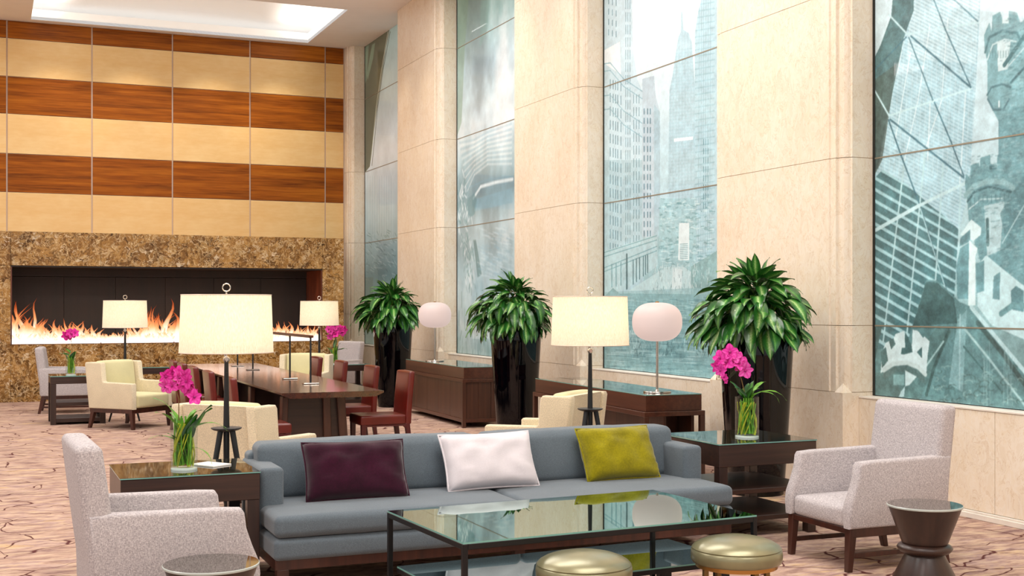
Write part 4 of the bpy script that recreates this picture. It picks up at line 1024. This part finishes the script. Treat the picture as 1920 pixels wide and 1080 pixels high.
# consoles
def console(label, loc, rz, L, D, H, closed):
    t = thing('console', label, 'cabinet', loc, rz); f = .025
    b = NB(); box(b, 0, D, 0, L, H-.16, H-.008, .003, 1); obj('drawer_box', b, M['walnut'], t)
    b = NB(); box(b, .0, D, .0, L, H-.008, H, .001, 1)
    for fc in b.faces: fc.material_index = 0 if abs(fc.normal.z) > .5 else 1
    obj('glass_top', b, [M['table_glass'], M['teal_edge']], t)
    b = NB(); z1 = H-.162; z0 = z1-.045
    box(b, -f, D+f, -f, .035, z0, z1, .003, 1); box(b, -f, D+f, L-.035, L+f, z0, z1, .003, 1); box(b, -f, .035, .035, L-.035, z0, z1, .003, 1); box(b, D-.035, D+f, .035, L-.035, z0, z1, .003, 1)
    obj('table_frame', b, M['walnut'], t)
    for (x, y) in ((-f, -f), (D-.05+f, -f), (-f, L-.05+f), (D-.05+f, L-.05+f)):
        b = NB(); box(b, x, x+.05, y, y+.05, 0, z0, .003, 1); obj('leg', b, M['walnut_panel'], t)
    if closed:
        n = 5
        for i in range(n):
            b = NB(); box(b, 0.0, .02, .03+(L-.06)*i/n+.0015, .03+(L-.06)*(i+1)/n-.0015, .12, z0, .002, 1); obj('front_panel', b, M['walnut_panel'], t)
        for i in range(3):
            for y in (0., L-.02):
                b = NB(); box(b, .03+(D-.06)*i/3+.0015, .03+(D-.06)*(i+1)/3-.0015, y, y+.02, .12, z0, .002, 1); obj('end_panel', b, M['walnut_panel'], t)
        b = NB(); box(b, -.01, D+.01, -.01, L+.01, .07, .12, .003, 1); obj('bottom_rail', b, M['walnut'], t)
    else:
        b = NB(); box(b, .22, .25, .06, L-.06, .02, z0, .002, 1); box(b, .25, D-.08, .35, .38, .02, z0); box(b, D-.08, D-.05, .06, L-.06, .02, z0); obj('inner_panel', b, M['walnut_panel'], t)
    return t
console('closed walnut console under the far water glass, between two planters', (5.885, 15.47, 0), math.radians(-1.5), 2.72, .60, .82, True)
console('open walnut console under the river picture, holding a globe lamp', (5.735, 10.22, 0), math.radians(-3), 2.9, .60, .80, False)

def globe_lamp(loc, label, s=1.0):
    t = thing('globe_lamp', label, 'lamp', loc)
    b = NB(); lathe(b, [(.005, 0), (.135*s, 0), (.138*s, .006), (.135*s, .014), (.02, .018), (.012, .03)], 36); obj('base', b, M['nickel'], t, True, 40)
    b = NB(); tube(b, [(0, 0, .02), (0, 0, .50*s)], .012, 12); obj('stem', b, M['nickel'], t, True)
    zc = .69*s; a, c = .245*s, .19*s; prof = []
    for k in range(25):
        th = -PI/2+PI*k/24; ct, st = math.cos(th), math.sin(th)
        prof.append((max(.012, a*abs(ct)**.72), zc+c*math.copysign(abs(st)**.86, st)))
    b = NB(); lathe(b, prof, 40); obj('opal_globe', b, M['globe'], t, True, 60)
    b = NB(); lathe(b, [(.02, zc+c-.004), (.02, zc+c+.008), (.006, zc+c+.014)], 12); obj('finial', b, M['gold'], t, True)
globe_lamp((6.02, 10.50, .80), 'opal globe table lamp on the near open console, river picture behind')
globe_lamp((6.10, 17.25, .82), 'opal globe table lamp on the far closed console beside a planter')

def floor_lamp():
    t = thing('floor_lamp', '', 'lamp')
    for k in range(3):
        a = 2*PI*k/3+.35+PI; ca_, sa = math.cos(a), math.sin(a)
        b = NB(); n = 6; rings = []
        for j, (r, z, w_) in enumerate(((.045, .81, .020), (.10, .52, .019), (.165, .25, .017), (.24, 0, .013))):
            c = Vector((r*ca_, r*sa, z)); tx = Vector((-sa, ca_, 0)); rx_ = Vector((ca_, sa, 0))
            rings.append([b.verts.new(c+tx*w_*math.cos(2*PI*i/8)+rx_*w_*math.sin(2*PI*i/8)) for i in range(8)])
        for A, B_ in zip(rings, rings[1:]):
            for i in range(8): b.faces.new((A[i], A[(i+1) % 8], B_[(i+1) % 8], B_[i]))
        b.faces.new(rings[0]); b.faces.new(rings[-1][::-1]); obj('leg', b, M['lamp_black'], t, True, 50)
    b = NB(); lathe(b, [(.03, .800), (.085, .812), (.102, .822), (.102, .828), (.03, .830)], 28); obj('tray', b, M['lamp_black'], t, True, 30)
    b = NB(); tube(b, [(0, 0, .32), (0, 0, .83), (0, 0, 1.27)], [.020, .021, .014], 12); obj('pole', b, M['lamp_black'], t, True, 50)
    b = NB(); tube(b, [(0, 0, 1.27), (0, 0, 1.74)], .006, 8); tube(b, [(-.012, 0, 1.27), (-.012, 0, 1.42)], .0045, 6); obj('rod', b, M['nickel'], t, True)
    b = NB(); tube(b, [(.018*math.cos(q*PI/6), 0, 1.288+.018*math.sin(q*PI/6)) for q in range(12)], .006, 6, closed=True); tube(b, [(0, -.012, 1.288), (0, .012, 1.288)], .012, 8); obj('adjusting_knob', b, M['nickel'], t, True)
    b = NB(); tube(b, [(.026*math.cos(q*PI/8), 0, 1.772+.026*math.sin(q*PI/8)) for q in range(16)], .0045, 6, closed=True); obj('finial_ring', b, M['nickel'], t, True)
    z0, z1, r0, r1 = 1.335, 1.722, .312, .298
    b = NB(); lathe(b, [(r0, z0), (r1, z1), (r1-.004, z1), (r0-.004, z0), (r0, z0)], 56, cap=False); bmesh.ops.remove_doubles(b, verts=b.verts[:], dist=1e-6); obj('lamp_shade', b, M['shade'], t, True, 60)
    b = NB()
    for (r, z) in ((r0+.0005, z0), (r1+.0005, z1)):
        b.free(); b = NB(); tube(b, [(r*math.cos(q*PI/24), r*math.sin(q*PI/24), z) for q in range(48)], .003, 5, closed=True); obj('shade_ring', b, M['strip'], t, True); b = NB()
    for q in range(3):
        a = q*2*PI/3; tube(b, [(0, 0, z1-.01), (r1*math.cos(a), r1*math.sin(a), z1-.002)], .003, 5)
    obj('shade_spider', b, M['nickel'], t, True)
    b = NB(); bmesh.ops.create_uvsphere(b, u_segments=14, v_segments=10, radius=.035)
    for v in b.verts: v.co.z += 1.52
    obj('bulb', b, M['bulb'], t, True)
    return t
fl = floor_lamp()
for k, (x, y, lb) in enumerate(((1.47, 8.36, 'tripod floor lamp with big linen shade behind the left side table'), (4.42, 8.78, 'tripod floor lamp with linen shade behind the blue sofa at right'), (1.79, 18.35, 'tripod floor lamp standing behind the cream armchair, before the fire'), (4.86, 19.28, 'tripod floor lamp in the far right corner, by the marble'))):
    place(fl, k > 0, (x, y, 0), 0, lb, 'tripod floor lamps')
    l = bpy.data.lights.new('lamp_light', 'POINT'); l.energy = 8; l.color = (1, .88, .74); l.shadow_soft_size = .06
    o = bpy.data.objects.new('lamp_light', l); o.location = (x, y, 1.56); C.objects.link(o)

def stool(loc, label, rz):
    t = thing('stool', label, 'stool', loc, rz); R = .228
    prof = [(.0, .488), (.06, .487), (.11, .482), (.155, .472), (.19, .459), (.212, .446), (.2245, .432), (.221, .427), (.227, .422), (R+.002, .40), (R, .375), (.222, .362), (.21, .358)]
    b = NB(); lathe(b, [(max(.002, r), z) for r, z in prof], 48); obj('padded_seat', b, M['olive'], t, True, 50)
    b = NB(); lathe(b, [(.19, .338), (.205, .338), (.205, .358), (.19, .358), (.19, .338)], 48, cap=False); obj('seat_ring', b, M['gold'], t, True, 40)
    for k in range(4):
        a = PI/4+k*PI/2; x, y = .178*math.cos(a), .178*math.sin(a)
        b = NB(); box(b, -.0125, .0125, -.0125, .0125, 0, .34, .002, 1); o = obj('leg', b, M['gold_d'], t); o.location = (x, y, 0); o.rotation_euler = (0, 0, a)
    b = NB(); tube(b, [(.178*math.cos(q*PI/16), .178*math.sin(q*PI/16), .10) for q in range(32)], .008, 6, closed=True); obj('foot_ring', b, M['gold_d'], t, True)
stool((2.585, 5.20, 0), 'round olive leather stool with brass legs at the middle of the coffee table', .3)
stool((3.465, 5.245, 0), 'round olive leather stool with brass legs at the right of the coffee table', .75)

def drum(loc, label):
    t = thing('drum_table', label, 'table', loc)
    b = NB(); lathe(b, [(.128, .278), (.205, .487)], 48); obj('upper_cone', b, M['dark_wood_z'], t, True, 40)
    b = NB(); lathe(b, [(.12, .278), (.135, .272), (.150, .262), (.156, .25), (.150, .238), (.138, .226), (.118, .218)], 48); obj('waist_ring', b, M['dark_wood'], t, True, 60)
    b = NB(); lathe(b, [(.21, 0), (.21, .01), (.108, .218)], 48); obj('lower_cone', b, M['dark_wood_z'], t, True, 40)
    b = NB(); lathe(b, [(.209, .487), (.213, .490), (.213, .497), (.209, .5)], 56)
    for f in b.faces: f.material_index = 0 if (f.normal.z > .9 and len(f.verts) > 8) else 1
    b.normal_update()
    for f in b.faces: f.material_index = 0 if len(f.verts) > 8 else 1
    obj('glass_top', b, [M['table_glass'], plain('pale_glass_rim', (176, 184, 178), .2)], t, True, 30)
drum((4.985, 5.60, 0), 'dark hourglass drum table in front of the right grey armchair')
drum((.912, 5.57, 0), 'dark hourglass drum table at bottom left before the left armchair')

# ---------------------------------------------------------------- plants
def leaf_mesh(L, W, droop, cup, segs=8, seed=0):
    me = bpy.data.meshes.new('leaf'); b = NB(); uvl = b.loops.layers.uv.new('uv'); rg = random.Random(seed)
    rows = []; x = z = 0; ang = rg.uniform(.2, .4); ds = L/segs
    for j in range(segs+1):
        t = j/segs; w_ = W*.5*(math.sin(PI*min(1, t*1.02)**.8)**.85 if 0 < t < 1 else 0)+.002
        if t < .14: w_ = .004+ (w_-.004)*t/.14*.8
        rows.append([b.verts.new((x-cup*abs(s)*w_*.0, s*w_, z+cup*abs(s)*w_+.006*math.sin(9*t+s))) for s in (-1, -.5, 0, .5, 1)])
        ang -= droop/segs; x += ds*math.cos(ang); z += ds*math.sin(ang)
    for j in range(segs):
        for k in range(4):
            f = b.faces.new((rows[j][k], rows[j][k+1], rows[j+1][k+1], rows[j+1][k])); f.smooth = True
            for lp, (kk, jj) in zip(f.loops, ((k, j), (k+1, j), (k+1, j+1), (k, j+1))): lp[uvl].uv = (kk/4, jj/segs)
    b.to_mesh(me); b.free(); return me
LEAVES = []
for i, (L, W, dr) in enumerate(((.29, .098, 1.0), (.32, .10, 1.3), (.27, .10, .7), (.27, .092, .45), (.30, .10, 1.6), (.26, .08, .2))):
    me = leaf_mesh(L, W, dr, .30, 7, i); me.materials.append(M['leaf']); LEAVES.append(me)
def planter(loc, label, seed, rz, fs=1.0):
    rg = random.Random(seed)
    t = thing('potted_plant', label, 'plant', loc, rz); H = 1.38
    b = NB(); lathe(b, [(.235, 0), (.24, .01), (.262, .3), (.29, .75), (.315, 1.2), (.32, H-.01), (.316, H), (.29, H), (.285, H-.06)], 64); obj('planter', b, M['gloss'], t, True, 40)
    b = NB(); lathe(b, [(.284, H-.07), (.28, H-.045), (.1, H-.03)], 24); obj('soil', b, M['soil'], t)
    n = 240
    for i in range(n):
        f = (i+.5)/n; az = i*2.39996+rg.uniform(-.25, .25)
        # leaves sit on a dome: skirt hangs, shoulder lies level, crown stands up
        if f < .30:   r0, z0, tilt, k = rg.uniform(.28, .44), H+rg.uniform(.04, .18), rg.uniform(-1.3, -.45), rg.choice((0, 2, 3))
        elif f < .62: r0, z0, tilt, k = rg.uniform(.26, .44), H+rg.uniform(.14, .34), rg.uniform(-.75, -.05), rg.choice((0, 1, 2, 4))
        elif f < .84: r0, z0, tilt, k = rg.uniform(.12, .32), H+rg.uniform(.30, .44), rg.uniform(-.45, .1), rg.choice((0, 1, 2))
        elif f < .95: r0, z0, tilt, k = rg.uniform(.03, .14), H+rg.uniform(.38, .50), rg.uniform(.0, .5), rg.choice((0, 2, 3))
        else:         r0, z0, tilt, k = rg.uniform(0, .06), H+rg.uniform(.42, .50), rg.uniform(.5, .95), rg.choice((3, 5))
        o = bpy.data.objects.new('leaf', LEAVES[k]); C.objects.link(o); o.parent = t
        o.location = (r0*math.cos(az), r0*math.sin(az), z0)
        s = rg.uniform(.78, 1.08)*fs
        cw = math.cos(az+rz)
        if cw > .35: s *= .84-.12*(cw-.35); o.location = (r0*.78*math.cos(az), r0*.78*math.sin(az), z0)
        o.scale = (s, s, s); o.rotation_euler = (rg.uniform(-.45, .45), -tilt, az)
    for i in range(48):                            # short inner leaves close the crown
        az = rg.uniform(0, 2*PI); q = rg.random(); r0 = .10+.16*(1-q); z0 = H+.08+.40*q
        o = bpy.data.objects.new('leaf', LEAVES[rg.choice((0, 2, 3))]); C.objects.link(o); o.parent = t
        o.location = (r0*math.cos(az), r0*math.sin(az), z0); s = rg.uniform(.6, .8)*fs
        o.scale = (s, s, s); o.rotation_euler = (rg.uniform(-.8, .8), -rg.uniform(-1.3, -.2), az)
    b = NB()
    for i in range(26):
        az = rg.uniform(0, 2*PI); r = rg.uniform(.02, .16); tube(b, [(r*.5*math.cos(az), r*.5*math.sin(az), H-.05), (r*math.cos(az), r*math.sin(az), H+.2), (r*1.5*math.cos(az), r*1.5*math.sin(az), H+.36)], .006, 5)
    obj('stems', b, M['blade'], t)
planter((6.21, 9.09, 0), 'tall black lacquer planter with leafy evergreen, nearest of the three', 11, .2, 1.14)
planter((6.10, 14.19, 0), 'tall black lacquer planter with leafy evergreen between the two consoles', 22, 1.1, 1.14)
planter((6.07, 19.22, 0), 'tall black lacquer planter with leafy evergreen, farthest of the three', 33, 2.0, 1.24)

def petal_cluster():
    me = bpy.data.meshes.new('blossom'); b = NB(); uvl = b.loops.layers.uv.new('uv')
    for k in range(5):
        a = 2*PI*k/5+.3; L, W = (.045, .042) if k in (1, 4) else (.042, .030)
        rows = []
        for j in range(5):
            t = j/4; w_ = W*.5*math.sin(PI*(.12+.80*t)); r = L*t
            rows.append([b.verts.new((.010*math.sin(2.4*t)+.006*abs(s)*t, r*math.cos(a)-s*w_*math.sin(a), r*math.sin(a)+s*w_*math.cos(a))) for s in (-1, 0, 1)])
        for j in range(4):
            for q in range(2):
                f = b.faces.new((rows[j][q], rows[j][q+1], rows[j+1][q+1], rows[j+1][q])); f.smooth = True
                for lp, (qq, jj) in zip(f.loops, ((q, j), (q+1, j), (q+1, j+1), (q, j+1))): lp[uvl].uv = (.2+.3*abs(qq-1)+.15, jj/4)
    r = bmesh.ops.create_uvsphere(b, u_segments=6, v_segments=4, radius=.009)
    for v in r['verts']: v.co.x += .016
    b.to_mesh(me); b.free(); me.materials.append(M['petal']); return me
BLOS = petal_cluster()
ORL = []
for i, (L, W, dr) in enumerate(((.20, .075, .5), (.17, .07, .9), (.24, .03, 1.4), (.26, .018, 2.0))):
    me = leaf_mesh(L, W, dr, .3, 6, 40+i); me.materials.append(M['leaf2'] if i < 2 else M['blade']); ORL.append(me)
def orchid(loc, label, seed, rz, stem, flowers, R=.083, H=.30, detail=True, leaves=()):
    rg = random.Random(seed); t = thing('orchid_vase', label, 'plant', loc, rz)
    b = NB(); lathe(b, [(R, .0), (R, H), (R-.004, H)], 40, cap=False)
    obj('vase', b, M['clear'], t, True, 40)
    b = NB(); lathe(b, [(R-.001, 0), (R-.001, .010), (R-.006, .012)], 32); obj('vase_foot', b, M['vase_base'], t, True, 40)
    b = NB()
    for i in range(40 if detail else 18):      # blades and roots coiled in the vase
        a = rg.uniform(0, 2*PI); r1 = rg.uniform(.2, .9)*(R-.012); r2 = rg.uniform(.1, .9)*(R-.012); da = rg.uniform(-1.2, 1.2)
        pts = [((r1+(r2-r1)*q/5)*math.cos(a+da*q/5), (r1+(r2-r1)*q/5)*math.sin(a+da*q/5), .03+(H*rg.uniform(.75, 1.0)-.03)*q/5) for q in range(6)]
        tube(b, pts, rg.uniform(.0025, .006), 5)
    obj('grass_bundle', b, M['blade'], t, True); b = NB()
    for i in range(12 if detail else 4):
        a = rg.uniform(0, 2*PI); r1 = rg.uniform(.5, .95)*(R-.012); tube(b, [(r1*math.cos(a+.5*q), r1*math.sin(a+.5*q), .02+H*.8*q/4) for q in range(5)], rg.uniform(.003, .007), 5)
    obj('root_bundle', b, M['yellow_stem'], t, True)
    b = NB(); tube(b, [(-.02, 0, .024), (-.02, 0, H*.8)], .013, 8); obj('stalk', b, M['yellow_stem'], t, True)
    b = NB(); tube(b, stem, .0035, 6); obj('flower_stem', b, M['stem'], t, True)
    for (x, y, z, s, yw) in flowers:
        o = bpy.data.objects.new('blossom', BLOS); C.objects.link(o); o.parent = t; o.location = (x, y, z); o.scale = (s, s, s)
        o.rotation_euler = (rg.uniform(-.6, .6), rg.uniform(-.4, .4), yw)
    for (k, z, az, tilt, s) in leaves:
        o = bpy.data.objects.new('leaf', ORL[k]); C.objects.link(o); o.parent = t; o.location = (.015*math.cos(az), .015*math.sin(az), z); o.rotation_euler = (rg.uniform(-.4, .4), -tilt, az); o.scale = (s, s, s)
    return t
# local x = right in the picture, local -y = towards us once turned by -yaw
FY = -PI/2
def fl_cluster(rg, pts, s=1.25): return [(x, y+rg.uniform(-.03, .03), z, s*rg.uniform(.85, 1.15), FY+rg.uniform(-.7, .7)) for (x, y, z) in pts]
rg = random.Random(5)
orchid((1.066, 7.48, .6755), 'magenta orchid in a clear glass vase on the left side table', 1, -.15,
       [(-.02, 0, .1), (-.03, 0, .3), (-.03, 0, .42), (-.06, 0, .52), (-.02, 0, .55), (.03, -.01, .50)],
       fl_cluster(rg, [(-.11, 0, .555), (-.07, 0, .575), (-.035, 0, .55), (-.10, .0, .50), (-.07, -.01, .50), (-.03, 0, .58), (.0, -.01, .56), (.02, -.02, .53), (.04, 0, .50), (.055, -.01, .46), (.0, 0, .50), (.02, .02, .47), (.055, 0, .43)], 1.0),
       R=.078, H=.32, leaves=((0, .14, -.3, 1.0, 1.45), (0, .15, .1, .95, 1.3), (0, .12, -.9, 1.1, 1.2), (1, .10, -2.8, 1.2, .9), (2, .18, 3.0, 1.45, 1.35), (2, .16, -2.5, 1.3, 1.2), (2, .2, 1.0, 1.2, 1.0), (2, .2, -1.0, 1.3, 1.0), (3, .18, 0., 1.2, 1.1), (3, .12, -.3, .4, .8), (3, .12, 3.4, 1.2, 1.0), (2, .15, 2.2, 1.3, 1.1), (3, .2, .4, 1.0, 1.1)))
orchid((5.165, 7.68, .6755), 'magenta orchid in a clear glass vase on the right side table', 2, -.4,
       [(.0, 0, .15), (-.02, 0, .34), (-.05, 0, .46), (-.09, 0, .56), (-.14, 0, .58), (-.20, 0, .52), (-.21, -.01, .44)],
       fl_cluster(rg, [(-.03, 0, .53), (-.06, 0, .58), (-.10, .0, .60), (-.13, 0, .63), (-.02, -.01, .50), (-.07, -.01, .55), (-.15, 0, .56), (-.19, 0, .58), (-.22, 0, .53), (-.20, -.01, .50), (-.18, 0, .55)], 1.35)+[(-.17, 0, .445, .7, FY), (-.16, 0, .415, .5, FY+.5)],
       R=.088, H=.30, leaves=((0, .26, 2.6, .9, .95), (1, .28, 1.2, 1.1, .9), (1, .27, -2.6, 1.0, .9), (1, .27, -1.2, 1.2, .8), (0, .27, .6, 1.2, .8), (3, .28, .1, .75, 1.3), (3, .27, -.15, .9, 1.35), (2, .26, .5, 1.1, 1.1), (3, .26, 1.6, 1.3, .9), (2, .28, -.4, 1.2, .6)))
orchid((1.055, 18.30, .6755), 'magenta orchid in a glass vase on the table by the far left fireplace', 3, 0,
       [(0, 0, .2), (.02, 0, .36), (0, 0, .5), (-.01, 0, .56)], fl_cluster(rg, [(-.06, 0, .56), (-.03, 0, .59), (0, 0, .58), (.03, 0, .57), (.05, 0, .59), (-.02, 0, .55)], 1.5),
       R=.07, H=.30, detail=False, leaves=((0, .14, .2, 1.2, 1.1), (0, .12, 2.6, 1.1, 1.2), (1, .2, -1, 1.2, 1), (1, .26, 3.1, .5, .9), (1, .3, 2.2, .8, .8)))
ov = orchid((5.30, 19.98, .6755), 'magenta orchid in a glass vase on the far right side table', 4, -.2,
       [(0, 0, .2), (.02, 0, .4), (.0, 0, .55), (-.05, 0, .6)], fl_cluster(rg, [(-.10, 0, .58), (-.06, 0, .55), (-.02, 0, .6), (.0, 0, .64), (.03, 0, .56), (-.03, 0, .50), (.02, 0, .5), (.11, 0, .58), (.14, 0, .57), (-.08, 0, .46), (.12, 0, .54)], 1.6),
       R=.07, H=.30, detail=False, leaves=((0, .25, 1.2, 1.2, 1), (0, .14, .2, 1.2, 1.1), (1, .2, 0, .5, 1.2), (1, .12, 2.6, 1.1, 1.2)))
